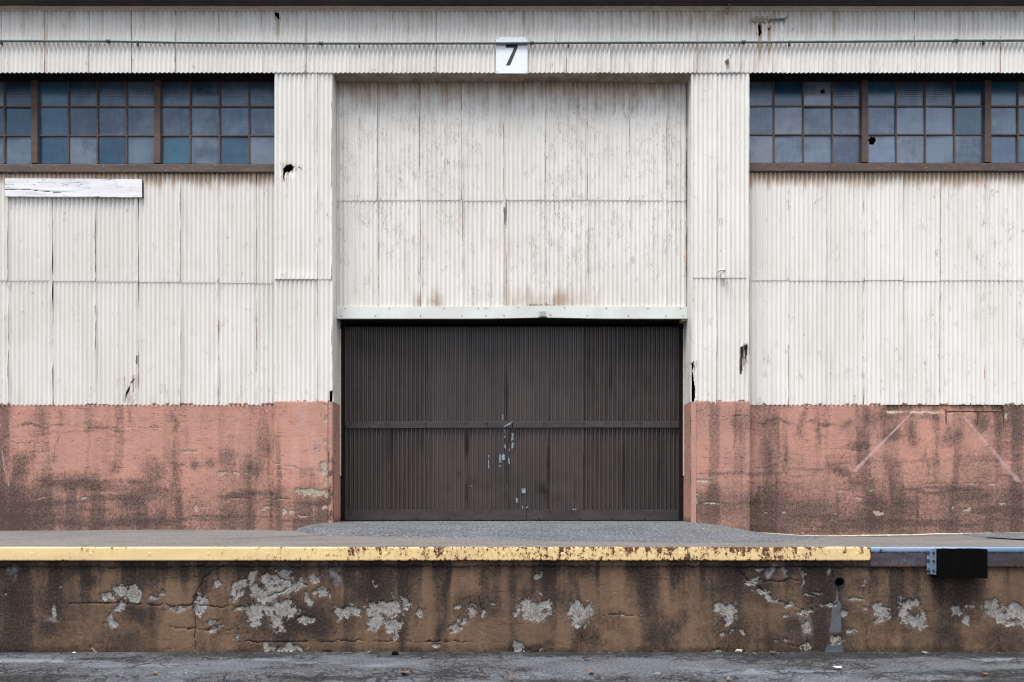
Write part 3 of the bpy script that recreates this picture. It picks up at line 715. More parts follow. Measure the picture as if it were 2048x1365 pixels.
def make_angle():
    x0, x1 = CH_R + 0.004, 10.4
    zt, zm, zb = Z(1095, DY - 0.03), Z(1107, DY - 0.03), Z(1134, DY)
    xs = np.linspace(x0, x1, 260)
    prof = [(DY + 0.02, zt - 0.012), (DY + 0.02, zt), (DY - 0.018, zt), (DY - 0.027, zt - 0.004), (DY - 0.031, zt - 0.014), (DY - 0.031, (zt + zm) / 2), (DY - 0.030, zm + 0.006), (DY - 0.024, zm), (DY + 0.0, zm)]
    P = np.array(prof); n = len(P)
    gx = np.repeat(xs[:, None], n, 1)
    V = np.stack([gx, P[None, :, 0] + 0 * gx + 0.004 * (fbm(gx * 2, P[None, :, 1] * 8 + 0 * gx, 3, 84) - 0.5), P[None, :, 1] + 0 * gx], -1).reshape(-1, 3)
    i = np.arange(len(xs) - 1)[:, None]; j = np.arange(n - 1)[None, :]
    F = np.stack([i * n + j, i * n + j + 1, (i + 1) * n + j + 1, (i + 1) * n + j], -1).reshape(-1, 4)
    f = (V[:, 2] - zm) / (zt - zm)
    o = mk('edge_angle', V, F, M['grey_steel'], dock, True, {'rust': 0.10 + 0.75 * sstep(0.25, 0.0, f)})
    o['label'] = 'bare blue grey steel angle edging the dock'
    # the dark rusted strip below it
    xs = np.linspace(x0, x1, 300); zs = np.linspace(zb, zm + 0.004, 14)
    gx, gz = np.meshgrid(xs, zs)
    wob = 0.012 * (fbm(gx * 5, 0 * gz, 4, 86) - 0.5) * sstep(zm, zb, gz)
    V = np.stack([gx, np.full_like(gx, DY - 0.026) + 0.004 * (fbm(gx * 8, gz * 12, 3, 85) - 0.5), gz + wob], -1).reshape(-1, 3)
    f = (gz - zb) / (zm - zb)
    r = 0.36 + 0.5 * sstep(0.18, 0.0, f) + 0.3 * (fbm(gx * 3, gz * 8, 3, 87) - 0.5) - 0.22 * sstep(0.6, 0.95, f)
    o = mk('edge_plate', V, grid_faces(*gx.shape), M['strip_steel'], dock, True, {'rust': r})
    o['label'] = 'dark rusted steel strip under the dock edge'
    sm = o.modifiers.new('thickness', 'SOLIDIFY'); sm.thickness = 0.012; sm.offset = -1
    V, F = tubeVF([(X(1762, DY - 0.03), DY - 0.030, Z(1101, DY - 0.03)), (X(1762, DY - 0.03), DY - 0.040, Z(1101, DY - 0.03))], [0.016, 0.012], 12)
    mk('bolt_head', V, F, M['fitting'], dock)
make_angle()

# pale mortar fillet where the right-hand wall meets the slab
def make_fillet(p0, p1, seed):
    pts = np.linspace(p0, p1, 90)
    V, F = [], []
    n = 6
    for i, p in enumerate(pts):
        x = X(p, 0.22); z = float(slab_z(np.array(x), np.array(0.20)))
        r = 0.016 + 0.030 * float(fbm(np.array(x * 3.0), np.array(0.3), 3, seed)) * math.sin(math.pi * i / 89) ** 0.3
        for k in range(n):
            a = math.pi * (0.5 + k / (n - 1))
            V.append((x, 0.225 + r * math.cos(a) * 1.6, z - 0.006 + r * (0.5 + 0.5 * math.sin(a - math.pi) * -1) * 1.0))
    for i in range(len(pts) - 1):
        for k in range(n - 1):
            F.append((i * n + k, i * n + k + 1, (i + 1) * n + k + 1, (i + 1) * n + k))
    return mk('mortar_fillet', V, F, M['mortar'], dock, True)
make_fillet(1500, 2120, 90)

# ------------------------------------------------------------------ warehouse
wh = empty('warehouse', (0, 0, 0), 'white corrugated steel warehouse front on a pink concrete base', 'building')
PITCH, AMP = 0.0740, 0.0152
XE = 10.4                                   # facade half-length
DOORX, PIERX = 2.87, 3.808
Y_PIER, Y_WALL, Y_WIN, Y_UP, Y_LOW = 0.0, 0.22, 0.30, 0.25, 0.55

def sheet(x0, x1, z0, z1, Y, parent, mat, fn, lap=0.028, holes=(), lift=1.0, dy=0.0, seed=0, pitch=PITCH, amp=AMP, phase=0.0, extra=None, bottom_lift=0.0, seg=8, square=0.0):
    tilt = random.uniform(-0.004, 0.004)
    step = pitch / seg
    xs = np.arange(x0, x1 + lap + 1e-6, step)
    zs = np.linspace(z0, z1, max(3, int((z1 - z0) / 0.07) + 1))
    for h in holes:
        hz = [p[1] for p in h]
        zs = np.unique(np.concatenate([zs, np.arange(min(hz) - 0.02, max(hz) + 0.02, 0.009)]))
    gx, gz = np.meshgrid(xs, zs)
    u = gx - x0; w = x1 + lap - x0
    t = u / w
    er = gx[0, -1] - gx                     # distance to the free right edge
    cw = np.cos(2 * math.pi * (gx - phase) / pitch)
    y = Y - amp * (np.tanh(square * cw) / math.tanh(square) if square else cw) + dy
    y += 0.006 * (fbm(gx * 0.9, gz * 0.5, 3, 100) - 0.5) + 0.0022 - 0.0058 * t
    ln = fbm(0 * gx + seed * 3.3, gz * 2.2, 4, 101)
    y -= lift * 0.024 * np.clip(ln - 0.42, 0, 1) * 2 * sstep(0.085, 0.0, er)
    y -= bottom_lift * 0.02 * sstep(z0 + 0.12, z0, gz) * fbm(gx * 3, 0 * gz, 2, 103)
    if extra is not None: y = y + extra(gx, gz)
    jag = 0.010 * (fbm(0 * gx + seed, gz * 5, 4, 102) - 0.5) * sstep(0.03, 0.0, er)
    zz = gz + tilt * (t - 0.5) + 0.003 * (fbm(gx * 7, 0 * gz + seed, 2, 104) - 0.5)
    V = np.stack([gx + jag, y, zz], -1).reshape(-1, 3)
    F = grid_faces(*gx.shape)
    if holes:
        c = V[F].mean(1)
        k = np.ones(len(F), bool)
        for h in holes: k &= ~inpoly(c[:, 0], c[:, 2], h)
        F = F[k]
    A = fn(gx, gz)
    A.setdefault('rust', np.zeros_like(gx)); A.setdefault('stain', np.zeros_like(gx)); A.setdefault('wear', np.zeros_like(gx))
    en = fbm(0 * gx + seed * 1.7, gz * 1.6, 4, 105)
    A['rust'] = A['rust'] + sstep(0.016, 0.002, er) * (0.40 + 0.9 * sstep(0.40, 0.62, en)) + 0.35 * sstep(0.02, 0.0, gz - z0)
    A['wear'] = A['wear'] + 0.35 * sstep(0.05, 0.0, er)
    for h in holes:
        hx = np.array([p[0] for p in h]); hz = np.array([p[1] for p in h])
        cx, cz = hx.mean(), hz.mean(); rx, rz = np.ptp(hx) / 2 + 0.03, np.ptp(hz) / 2 + 0.03
        d = np.maximum(np.abs(gx - cx) / rx, np.abs(gz - cz) / rz)
        A['rust'] = A['rust'] + 0.52 * sstep(1.25, 0.85, d)
        A['stain'] = A['stain'] + 0.45 * sstep(rx, 0, np.abs(gx - cx)) * sstep(cz - 0.9, cz, gz) * (gz < cz + 0.05)
    return mk('corrugated_sheet', V, F, mat, parent, True, A)
def pxpoly(pts, Y): return [at(p[0], p[1], Y) for p in pts]

# weathering of each part of the front, as a function of place
def f_band(gx, gz):
    z0, z1 = Z(147, 0), Z(20, 0)
    px = 1024 + gx * FPX / CAMD; py = HZ + (CAMZ - gz) * FPX / CAMD
    s = 0.16 + 0.22 * sstep(z1 - 0.5, z1, gz) + 0.10 * fbm(gx * .7, gz, 3, 110)
    s = s + 0.20 * sstep(900, 1450, px) * sstep(1900, 1400, px)
    w = 0.12 + 0.35 * np.exp(-((px - 548) / 14) ** 2) * sstep(25, 45, py) + 0.28 * sstep(0.5, 0.7, fbm(gx * 1.2, gz * 1.2, 3, 111))
    return {'stain': s, 'wear': w}
def f_wall(gx, gz):
    zt = Z(345, Y_WALL); zb = Z(810, Y_WALL)
    s = 0.03 + 1.15 * sstep(zt - 0.40, zt + 0.0, gz) * (0.55 + 0.6 * fbm(gx * 4, gz * .5, 3, 112)) + 0.10 * fbm(gx * .8, gz * .6, 3, 113)
    s = s + 0.16 * sstep(zb + 0.35, zb, gz) * fbm(gx * 5, gz, 3, 114)
    w = 0.10 + 0.42 * sstep(0.46, 0.66, fbm(gx * 0.9, gz * 0.7, 3, 115)) + 0.16 * sstep(zb + 0.5, zb, gz)
    r = 0.75 * sstep(zb + 0.03, zb, gz) * sstep(0.45, 0.6, fbm(gx * 8, 0 * gz, 3, 116))
    return {'stain': s, 'wear': w, 'rust': r}
def f_pier(gx, gz):
    zb = Z(803, 0)
    s = 0.02 + 0.14 * fbm(gx * 1.5, gz * .6, 3, 117) + 0.25 * sstep(Z(190, 0), Z(150, 0), gz)
    w = 0.10 + 0.32 * sstep(0.5, 0.7, fbm(gx * 1.5, gz * 1.0, 3, 118)) + 0.35 * sstep(zb + 0.35, zb, gz)
    r = 0.6 * sstep(zb + 0.03, zb, gz) * sstep(0.45, 0.6, fbm(gx * 9, 0 * gz, 3, 119))
    return {'stain': s, 'wear': w, 'rust': r}
def f_up(gx, gz):
    px = 1024 + gx * FPX / (Y_UP + CAMD); py = HZ + (CAMZ - gz) * FPX / (Y_UP + CAMD)
    s = 0.06 + 0.85 * sstep(255, 150, py) * (0.6 + 0.5 * fbm(gx * 4, gz * .6, 3, 120)) + 0.18 * fbm(gx * 1.2, gz * .5, 3, 121)
    s += 0.62 * np.exp(-((px - 1100) / 95) ** 2) * sstep(545, 610, py + 16 * (fbm(gx * 7, 0 * gz, 3, 122) - 0.5)) + 0.5 * np.exp(-((px - 860) / 40) ** 2) * sstep(560, 610, py)
    s += 0.25 * np.exp(-((px - 1012) / 12) ** 2) * sstep(400, 470, py)
    s = s * (0.75 + 0.5 * fbm(gx * 12, gz * 3, 3, 127))
    w = 0.30 + 0.75 * sstep(0.44, 0.66, fbm(gx * 1.1, gz * 0.7, 3, 123)) + 0.20 * np.exp(-((px - 1000) / 260) ** 2)
    r = 0.9 * np.exp(-((px - 1085) / 70) ** 2) * sstep(600, 614, py) * sstep(.42, .6, fbm(gx * 14, gz * 2, 3, 124))
    return {'stain': s, 'wear': w, 'rust': r}
def f_low(gx, gz):
    px = 1024 + gx * FPX / (Y_LOW + CAMD); py = HZ + (CAMZ - gz) * FPX / (Y_LOW + CAMD)
    s = 0.10 + 0.35 * sstep(0.50, 0.62, fbm(gx * 5, gz * 5, 4, 128)) * np.exp(-((py - 975) / 22) ** 2) * sstep(860, 900, px) * sstep(1180, 1120, px) + 0.35 * fbm(gx * 1.3, gz * .8, 3, 125)
    s += 0.45 * np.exp(-((py - 760) / 30) ** 2) * sstep(900, 1100, px) * 0.5
    for (bx_, by_, rx_, ry_, a_) in ((933, 890, 4, 30, .9), (1013, 790, 3, 60, .7), (1096, 950, 4, 60, .9), (720, 690, 40, 25, .5), (1088, 975, 6, 14, .8), (918, 952, 4, 7, .8), (933, 980, 3, 30, .7)):
        s = s + a_ * np.exp(-((px - bx_) / rx_) ** 2 - ((py - by_) / ry_) ** 2)
    w = 0.02 + 0.25 * sstep(0.5, 0.7, fbm(gx * 1.3, gz * 1.3, 3, 126))
    ru = 0 * gx
    for (bx_, y0_, y1_, a_) in ((933, 868, 910, .95), (1013, 770, 850, .9), (1013, 858, 1015, .75), (1095, 895, 1018, .95), (1088, 960, 990, .8), (933, 930, 1010, .55), (1165, 860, 1018, .5), (933, 720, 845, .5)):
        ru = np.maximum(ru, a_ * np.exp(-((px - bx_) / 2.6) ** 2) * sstep(y0_ - 6, y0_ + 4, py) * sstep(y1_ + 6, y1_ - 4, py))
    return {'stain': s, 'wear': w, 'rust': ru}

seed = 0
# -- band of sheets above the openings
ZB, ZT = Z(147, 0), Z(19, 0) + 0.03
p = 88 - 86.8 * 5
hole_band = pxpoly([(551, 27), (557, 26), (559, 33), (560, 38), (557, 40), (554, 36), (551, 34)], 0)
holes_rack = [pxpoly([(1514.5, 50), (1521, 49.5), (1521, 56), (1520, 61), (1522, 63), (1522, 68), (1519, 73), (1515.5, 72), (1517, 66), (1516, 61), (1514.5, 58)], 0),
              pxpoly([(1534, 57.5), (1541, 58), (1538, 61.5), (1535.5, 60.5)], 0)]
while p < 2320:
    q = p + 86.8
    x0, x1 = max(X(p, 0), -XE), min(X(q, 0), XE)
    if x1 > -XE and x0 < XE:
        hs_ = []
        if p < 555 < q: hs_ = [hole_band]
        if p < 1518 < q: hs_ = [holes_rack[0], holes_rack[1]]
        sheet(x0, x1, ZB, ZT, -0.012, wh, M['white_sheet'], f_band, holes=hs_, seed=seed, lift=0.55)
    p = q; seed += 1
# -- piers (two rows of two sheets each side)
tear = pxpoly([(565, 336), (571, 333), (573, 329), (583, 329), (585, 332), (590, 334), (585, 336), (582, 341), (578, 344), (574, 341), (571, 344), (569, 355), (568, 367), (566, 358), (565, 345)], 0)
nick = pxpoly([(596, 334), (599, 335), (603, 337), (598, 337.5)], 0)
slit_a = pxpoly([(1482, 694), (1486, 692), (1486, 710), (1485, 740), (1484, 748), (1481, 748), (1481, 720)], 0)
slit_b = pxpoly([(1490, 691), (1494, 688), (1494, 708), (1493, 728), (1491, 715)], 0)
corner_r = pxpoly([(1380, 722), (1388, 722), (1388, 733), (1385, 742), (1388, 755), (1391, 775), (1390, 806), (1380, 806)], 0)
corner_l = pxpoly([(659, 783), (668, 783), (668, 806), (658, 806)], 0)
bits_l = pxpoly([(645, 762), (649, 762), (649, 770), (646, 770)], 0)
bits_l2 = pxpoly([(636, 765), (638.5, 765), (638, 769), (636, 769)], 0)
def bulge(gx, gz):
    px = 1024 + gx * FPX / CAMD; py = HZ + (CAMZ - gz) * FPX / CAMD
    return 0.03 * np.exp(-((px - 577) / 10) ** 2 - ((py - 342) / 9) ** 2) - 0.012 * sstep(535, 559, py) * (px < 632)
zs_l, zs_r = Z(559, 0), Z(556, 0)
for (a, b, row, hl, ex, z_seam) in ((-PIERX, X(632, 0), 1, [tear, nick], bulge, zs_l), (X(632, 0), -DOORX, 1, [], None, zs_l),
                                    (DOORX, X(1432, 0), 1, [], None, zs_r), (X(1432, 0), PIERX, 1, [], None, zs_r),
                                    (-PIERX, X(632, 0), 0, [], None, zs_l), (X(632, 0), -DOORX, 0, [corner_l], None, zs_l),
                                    (DOORX, X(1432, 0), 0, [corner_r], None, zs_r), (X(1432, 0), PIERX, 0, [slit_a, slit_b], None, zs_r)):
    seed += 1
    lp = 0.0 if (abs(b + DOORX) < 1e-6 or abs(b - PIERX) < 1e-6) else 0.03
    if row: sheet(a, b, z_seam, ZB + 0.03, 0.006, wh, M['white_sheet'], f_pier, holes=hl, seed=seed, extra=ex, lap=lp)
    else: sheet(a, b, Z(803, 0), z_seam + 0.03, 0.0145, wh, M['white_sheet'], f_pier, holes=hl, seed=seed, lap=lp)
# -- walls under the windows
Ll = [-500, -413, -328, -241, -155, -70, 16, 104, 189, 274, 359, 434, 510, 560]
Rl = [1480, 1573, 1649, 1726, 1802, 1878, 1965, 2047, 2132, 2217, 2302, 2387, 2472, 2560]
ZW_T, ZW_B = Z(349, Y_WALL), Z(810, Y_WALL)
for L, left in ((Ll, True), (Rl, False)):
    for a, b in zip(L[:-1], L[1:]):
        x0, x1 = X(a, Y_WALL), X(b, Y_WALL)
        x0, x1 = max(x0, -XE), min(x1, XE)
        if x1 <= -XE or x0 >= XE or x1 - x0 < 0.05: continue
        zm = Z(np.interp(a, [0, 550], [562, 568]) if left else 562 + random.uniform(-1, 1), Y_WALL)
        seed += 1
        sheet(x0, x1, zm, ZW_T + 0.08, Y_WALL - 0.004, wh, M['white_sheet'], f_wall, seed=seed, lift=1.3 if left else 0.8)
        seed += 1
        cr = []
        if a == 189: cr = [pxpoly([(266, 758), (269, 754), (270, 757), (262, 768), (256, 785), (252, 800), (249, 806), (251, 792), (256, 776)], Y_WALL), pxpoly([(273, 712), (275, 712), (275, 730), (273.5, 730)], Y_WALL)]
        sheet(x0, x1, ZW_B, zm + 0.03, Y_WALL + 0.0045, wh, M['white_sheet'], f_wall, seed=seed, lift=1.5 if left else 0.8, holes=cr)

# -- concrete base, piers and walls
SD = [(360,145,25,25),(350,200,20,20),(1020,180,25,75),(1010,430,50,170,.9),(890,480,80,110),(880,560,110,60,.8),(1330,420,75,90),(1450,440,60,95),(1125,430,28,35),(120,400,60,60),(130,460,50,80),(660,450,30,40,.8),(400,540,140,60,.9),(770,650,90,40,.8),(100,650,170,110,.8),(320,400,25,40,.6),(1230,430,25,40),(560,230,70,14,.7),(400,255,200,8,.8),(700,225,200,8,.7),(300,205,300,7,.8),(770,150,14,60,.7),(1080,300,20,90,.7),(750,290,40,30,.5),(1600,640,60,60,.5),(1620,330,25,190,.55),(1620,150,25,110,.6),(1900,300,60,200,.25),(1560,350,60,100,.5),(100,770,100,60,.8),(800,770,120,50,.8),(1660,130,25,70,.5),(250,180,30,100,.4),(40,250,50,220,.5),(890,170,15,120,.4)]
SE = [(580,370,75,95,.8),(630,410,40,80,.8),(580,450,40,60,.7),(990,200,32,32),(1600,270,30,75),(1600,330,30,30,.8),(1660,290,50,40,.7),(1375,240,40,80,.9),(1170,170,60,70,.9),(1290,260,60,30,.7),(1990,170,80,110),(750,190,18,130,.8),(835,220,20,80,.8),(1790,190,40,60,.9),(1750,610,110,40,.8),(1350,650,70,60,.7),(1200,690,70,80,.8),(550,650,200,90,.7),(860,190,120,14,.8),(600,190,160,10,.7),(430,250,60,200,.45),(760,700,120,60,.6),(970,480,60,20,.8),(830,470,60,20,.6),(1070,320,60,16,.7),(1500,160,80,30,.8),(1400,140,60,40,.7),(1420,420,160,10,.5),(600,560,240,40,.5),(1060,550,120,30,.6),(2000,620,100,60,.6),(1260,560,30,120,.5),(740,300,16,160,.4),(1480,430,12,120,.5),(240,650,150,80,.6),(120,110,40,60,.4),(360,230,20,130,.5),(900,760,30,30,.7),(1940,470,60,60,.4)]
PD = [(1095,358,42,8),(1130,364,20,6),(1300,488,30,12),(1385,488,20,8),(1450,486,14,5),(1905,180,10,14),(1905,305,12,14),(1845,342,8,7),(1895,445,26,24),(1905,480,30,22),(1915,540,22,34),(1830,600,100,20),(1760,590,40,14),(1920,615,16,30),(1660,710,18,18),(1710,715,20,12),(1145,690,10,22),(1330,652,18,6),(1560,640,40,4),(1650,640,45,4),(1625,432,14,6),(1700,450,40,5),(1905,90,12,8),(1560,690,30,8),(1900,690,30,12),(1780,740,40,6),(250,633,40,4),(490,633,18,6),(1540,705,30,5),(1200,690,60,3)]
PE = [(160,530,55,9),(215,670,60,7),(125,640,14,34),(1190,722,36,12),(530,720,12,8),(970,590,30,10),(1080,632,35,4),(1720,700,26,12),(640,720,12,7),(748,832,14,8),(280,762,18,5),(160,567,8,6),(1290,130,60,7),(1500,128,70,8),(1420,130,60,7),(1942,155,10,22),(1920,665,22,5),(1860,550,25,5),(1735,550,30,6),(1500,552,16,5),(1630,690,10,8),(1160,590,14,5),(945,730,10,4),(765,765,6,8),(815,580,14,5),(300,350,4,10),(298,442,4,10),(120,680,10,12)]
CD = [[(355,150),(345,270),(320,330),(310,440)],[(1025,95),(1020,300),(1010,600)],[(1540,95),(1558,200),(1570,330),(1565,400),(1580,560),(1590,700)],[(370,582),(600,592),(700,640)],[(740,605),(790,640),(850,648)],[(1300,580),(1350,630),(1500,640),(1700,640)],[(1200,320),(1265,365)],[(1580,400),(1640,470),(1650,520)],[(1650,440),(1770,465)],[(920,180),(1000,235)],[(960,560),(985,600)],[(0,205),(420,205)],[(480,225),(960,222)],[(40,310),(300,310)],[(150,370),(290,360)]]
CE = [[(350,150),(362,250),(348,330),(368,420)],[(190,150),(270,190),(350,145),(430,150)],[(410,80),(370,150)],[(110,135),(170,120)],[(750,210),(740,250),(690,275)],[(585,460),(545,530),(520,610)],[(1485,400),(1475,500),(1445,560),(1450,620)],[(1490,551),(2048,549)],[(1000,590),(1110,640)],[(1590,110),(1590,205)],[(1775,120),(1775,210)],[(1590,125),(1925,128)],[(1925,100),(1930,210)],[(1190,730),(1260,770)],[(1450,730),(1470,830)],[(1235,90),(1240,220)],[(740,340),(1100,360)],[(430,600),(430,800)]]
def base_fn(Y, left, pier):
    ox = 0 if left else 1350; sc = 2.926 if left else 2.934
    def fn(gx, gz):
        px = 1024 + gx * FPX / (Y + CAMD); py = HZ + (CAMZ - gz) * FPX / (Y + CAMD)
        w1 = 4 * (fbm(gx * 12, gz * 12, 3, 131) - 0.5) * 2; w2 = 4 * (fbm(gx * 12, gz * 12, 3, 132) - 0.5) * 2
        g1 = 12 * (fbm(gx * 4, gz * 4, 3, 133) - 0.5) * 2; g2 = 12 * (fbm(gx * 4, gz * 4, 3, 134) - 0.5) * 2
        st = blobs(px + g1, py + g2, SD if left else SE, ox, 780, sc) * 0.72
        bot = sstep(905, 1050, py + g2 * 1.8)
        st = st + bot * (0.62 + 0.5 * (fbm(gx * 1.2, gz * 1.5, 4, 135) - 0.4))
        st += 0.30 * sstep(0.48, 0.75, fbm(gx * 1.4, gz * 1.4, 4, 136)) + 0.36 * sstep(0.48, 0.7, fbm(gx * 6, gz * 0.5, 3, 137))
        st += 0.40 * sstep(0.55, 0.72, fbm(gx * 0.9, gz * 9, 4, 138)) * sstep(850, 980, py)
        if left: st += 0.35 * sstep(120, -30, px) * sstep(880, 1000, py) + 0.15 * sstep(100, 0, px)
        else: st += (0.15 if not pier else 0.07) + 0.12 * sstep(1900, 2048, px)
        pe = blobs(px + w1, py + w2, PD if left else PE, ox, 780, sc)
        ck = polyline(px + w1 * .8, py + w2 * .8, CD if left else CE, ox, 780, sc, 0.9) * 0.85
        pale = 0 * gx
        if not left:
            for (x1, y1, x2, y2, wd0, wd1, g) in ((1430, 95, 1040, 490, 3, 9, .8), (1690, 150, 2040, 560, 5, 14, .65), (1180, 300, 1090, 440, 14, 18, .3)):
                ax, ay, bx, by = ox + x1 / sc, 780 + y1 / sc, ox + x2 / sc, 780 + y2 / sc
                t = ((px - ax) * (bx - ax) + (py - ay) * (by - ay)) / ((bx - ax) ** 2 + (by - ay) ** 2)
                d = np.hypot(px - ax - t * (bx - ax), py - ay - t * (by - ay))
                wd = (wd0 + (wd1 - wd0) * np.clip(t, 0, 1)) / 2
                pale = np.maximum(pale, 1.15 * g * np.exp(-(d / (wd * 1.2)) ** 2) * (t > 0) * sstep(1.05, 0.9, t) * (0.5 + fbm(gx * 5, gz * 5, 3, 139)))
        else:
            for (x1, y1, x2, y2) in ((12, 360, 26, 470), (50, 525, 50, 565), (830, 100, 831, 120)):
                pale = np.maximum(pale, polyline(px, py, [[(x1, y1), (x2, y2)]], ox, 780, sc, 1.3))
        if pier: pale = np.maximum(pale, 0.50 * sstep(0.42, 0.7, fbm(gx * 7, gz * 0.6, 3, 140)) * sstep(985, 930, py))
        dy = 0.005 * sstep(0.4, 0.6, pe) + 0.004 * sstep(0.4, 0.9, ck) + 0.004 * (fbm(gx * 3, gz * 9, 4, 141) - 0.5)
        if not left and not pier:    # spalled strip along the top with the reinforcement showing
            dy = dy + 0.022 * sstep(1770, 1776, px) * sstep(2009, 2003, px) * sstep(826, 820, py + w2 * 0.6)
        return dy, {'stain': st, 'peel': pe, 'crack': ck, 'pale': pale}
    return fn
ZC_W, ZC_P = ZW_B - 0.003, Z(803, 0) - 0.004
slab_block('concrete_base', -XE, -PIERX + 0.05, 0.9, ZC_W, Y_WALL + 0.004, 0.25, 0.015, base_fn(Y_WALL, True, False), M['pink'], wh, label='pink painted concrete base wall left of the door, dark grime blotches')
cb_r = slab_block('concrete_base', PIERX - 0.05, XE, 0.9, ZC_W, Y_WALL + 0.004, 0.25, 0.015, base_fn(Y_WALL, False, False), M['pink'], wh, label='pink painted concrete base wall right of the door, spalled along its top')
for side in (-1, 1):
    x0, x1 = (-PIERX, -DOORX - 0.075) if side < 0 else (DOORX + 0.075, PIERX)
    po = slab_block('pier_base', x0, x1, 0.9, ZC_P, Y_PIER, 0.72, 0.015, base_fn(Y_PIER, side < 0, True), M['pink'], wh,
                    label='pink concrete pier foot %s of the brown door' % ('left' if side < 0 else 'right'))
    # steel corner guard let into the arris, and the reveal behind it
    zs = np.linspace(0.9, ZC_P - 0.02, 150)
    prof = [(side * (DOORX + 0.0745), -0.004), (side * (DOORX + 0.012), -0.004), (side * (DOORX - 0.001), 0.010), (side * (DOORX - 0.001), 0.07)]
    if side > 0: pass
    P = np.array(prof)
    P = np.vstack([np.linspace(P[i], P[i + 1], 6)[:-1] for i in range(3)] + [P[-1:]])
    gz, gi = np.meshgrid(zs, np.arange(len(P)), indexing='ij')
    V = np.stack([P[gi, 0], P[gi, 1] + 0.004 * (fbm(gz * 4, gi * .3, 3, 150 + side) - .5), gz], -1).reshape(-1, 3)
    F = grid_faces(len(zs), len(P))
    if side > 0: F = F[:, ::-1]
    py = HZ + (CAMZ - gz) * FPX / CAMD
    if side < 0:
        st = 0.20 + 0.9 * sstep(.48, .60, fbm(gz * 9, gi * .35, 4, 152)) * sstep(830, 950, py) + 0.4 * (gi < 2)
    else:
        st = 0.15 + 0.9 * sstep(.58, .68, fbm(gz * 7, gi * .4, 4, 153)) * (gi > 8)
    g_o = mk('corner_guard', V, F, M['pink'], po, True, {'stain': st, 'peel': 0 * st, 'crack': 0.9 * (gi < 1) * (0.2 if side > 0 else 0.5), 'pale': 0 * st})
    g_o['label'] = 'steel corner guard with chipped pink paint'
    def rev_fn(gx, gz):
        st = 0.25 + 0.3 * fbm(gx * 3, gz * 3, 3, 155) + 0.6 * sstep(1.45, 1.3, gz)
        return 0 * gx, {'stain': st, 'peel': 0 * gx, 'crack': 0 * gx, 'pale': 0.25 + 0 * gx}
    gyv, gzv = np.meshgrid(np.linspace(0.07, 0.71, 34), np.linspace(0.9, ZC_P, 110))
    V = np.stack([side * (DOORX - 0.0005) + 0 * gyv + side * 0.003 * (fbm(gyv * 6, gzv * 6, 3, 156) - .5), gyv, gzv], -1).reshape(-1, 3)
    F = grid_faces(*gyv.shape)
    if side > 0: F = F[:, ::-1]
    _, A = rev_fn(gyv, gzv)
    mk('pier_reveal', V, F, M['pink'], po, True, A)['label'] = 'pink concrete side of the door opening'
    box('pier_core', min(side * (DOORX + 0.004), x0 if side < 0 else x1) if False else (x1 - 0.02 if side < 0 else DOORX + 0.006), (-DOORX - 0.006 if side < 0 else x0 + 0.02), 0.012, 0.70, 0.9, ZC_P - 0.004, M['mortar'], po)
# exposed reinforcement in the spalled strip
yr = Y_WALL + 0.006
for (pa, ya, pb, yb) in ((1892, 822.6, 2006, 823.4), (1892, 818, 1892.5, 850), (1955, 822, 1955, 851), (2006, 812, 2007, 850)):
    (xa, za), (xb, zb_) = at(pa, ya, yr), at(pb, yb, yr)
    pts = [(xa + (xb - xa) * t, yr + random.uniform(-.002, .002), za + (zb_ - za) * t + random.uniform(-.002, .002)) for t in np.linspace(0, 1, 9)]
    tube('reinforcing_bar', pts, 0.0075, M['rust'], cb_r, n=7)

# -- flashings of the door opening
def jamb(side, y0, y1, z0, z1, name='jamb_flashing'):
    xa = side * DOORX
    V, F = boxVF(min(xa, xa + side * 0.02), max(xa, xa + side * 0.02), y0, y1, z0, z1)
    return mk(name, V, F, M['flashing'], wh, bevel=0.003)
for side in (-1, 1):
    # the hole rusted through the corner also takes the foot of the flashing
    zfoot = Z(782, 0) if side < 0 else Z(726, 0)
    jamb(side, -0.006, 0.72, zfoot, ZB + 0.02)
    jamb(side, 0.055, 0.72, ZC_P + 0.002, zfoot - 0.003)
    # channel of bare dirty steel that the brown door slides in
    x0 = side * (DOORX - 0.0)
    box('door_guide', min(x0, x0 - side * 0.018), max(x0, x0 - side * 0.018), 0.45, 0.48, ZDOOR + 0.75, Z(655, .35), M['trim'], wh, bevel=0.003)
sof_px = [664, 1068, 1384]
for a, b in zip(sof_px[:-1], sof_px[1:]):
    xa, xb = max(X(a, 0), -DOORX + 0.002), min(X(b, 0), DOORX - 0.002)
    n = 24
    V, F = [], []
    for i, x in enumerate(np.linspace(xa + 0.002, xb - 0.002, n)):
        dz = -0.010 * math.sin((x + 3) * 1.3) - 0.02 * (1 if a > 1000 else 0.4) * ((x - xa) / (xb - xa))
        for (yy, zz) in ((0.008, ZB + 0.012), (0.24, ZB + 0.004 + dz), (0.24, ZB + 0.03 + dz), (0.008, ZB + 0.032)):
            V.append((x, yy, zz))
    for i in range(n - 1):
        for k in range(4):
            F.append((i * 4 + k, i * 4 + (k + 1) % 4, (i + 1) * 4 + (k + 1) % 4, (i + 1) * 4 + k))
    F += [(0, 1, 2, 3), tuple((n - 1) * 4 + k for k in (3, 2, 1, 0))]
    mk('door_soffit', V, F, M['door_soffit'], wh)['label'] = 'beige strip closing the top of the door recess'

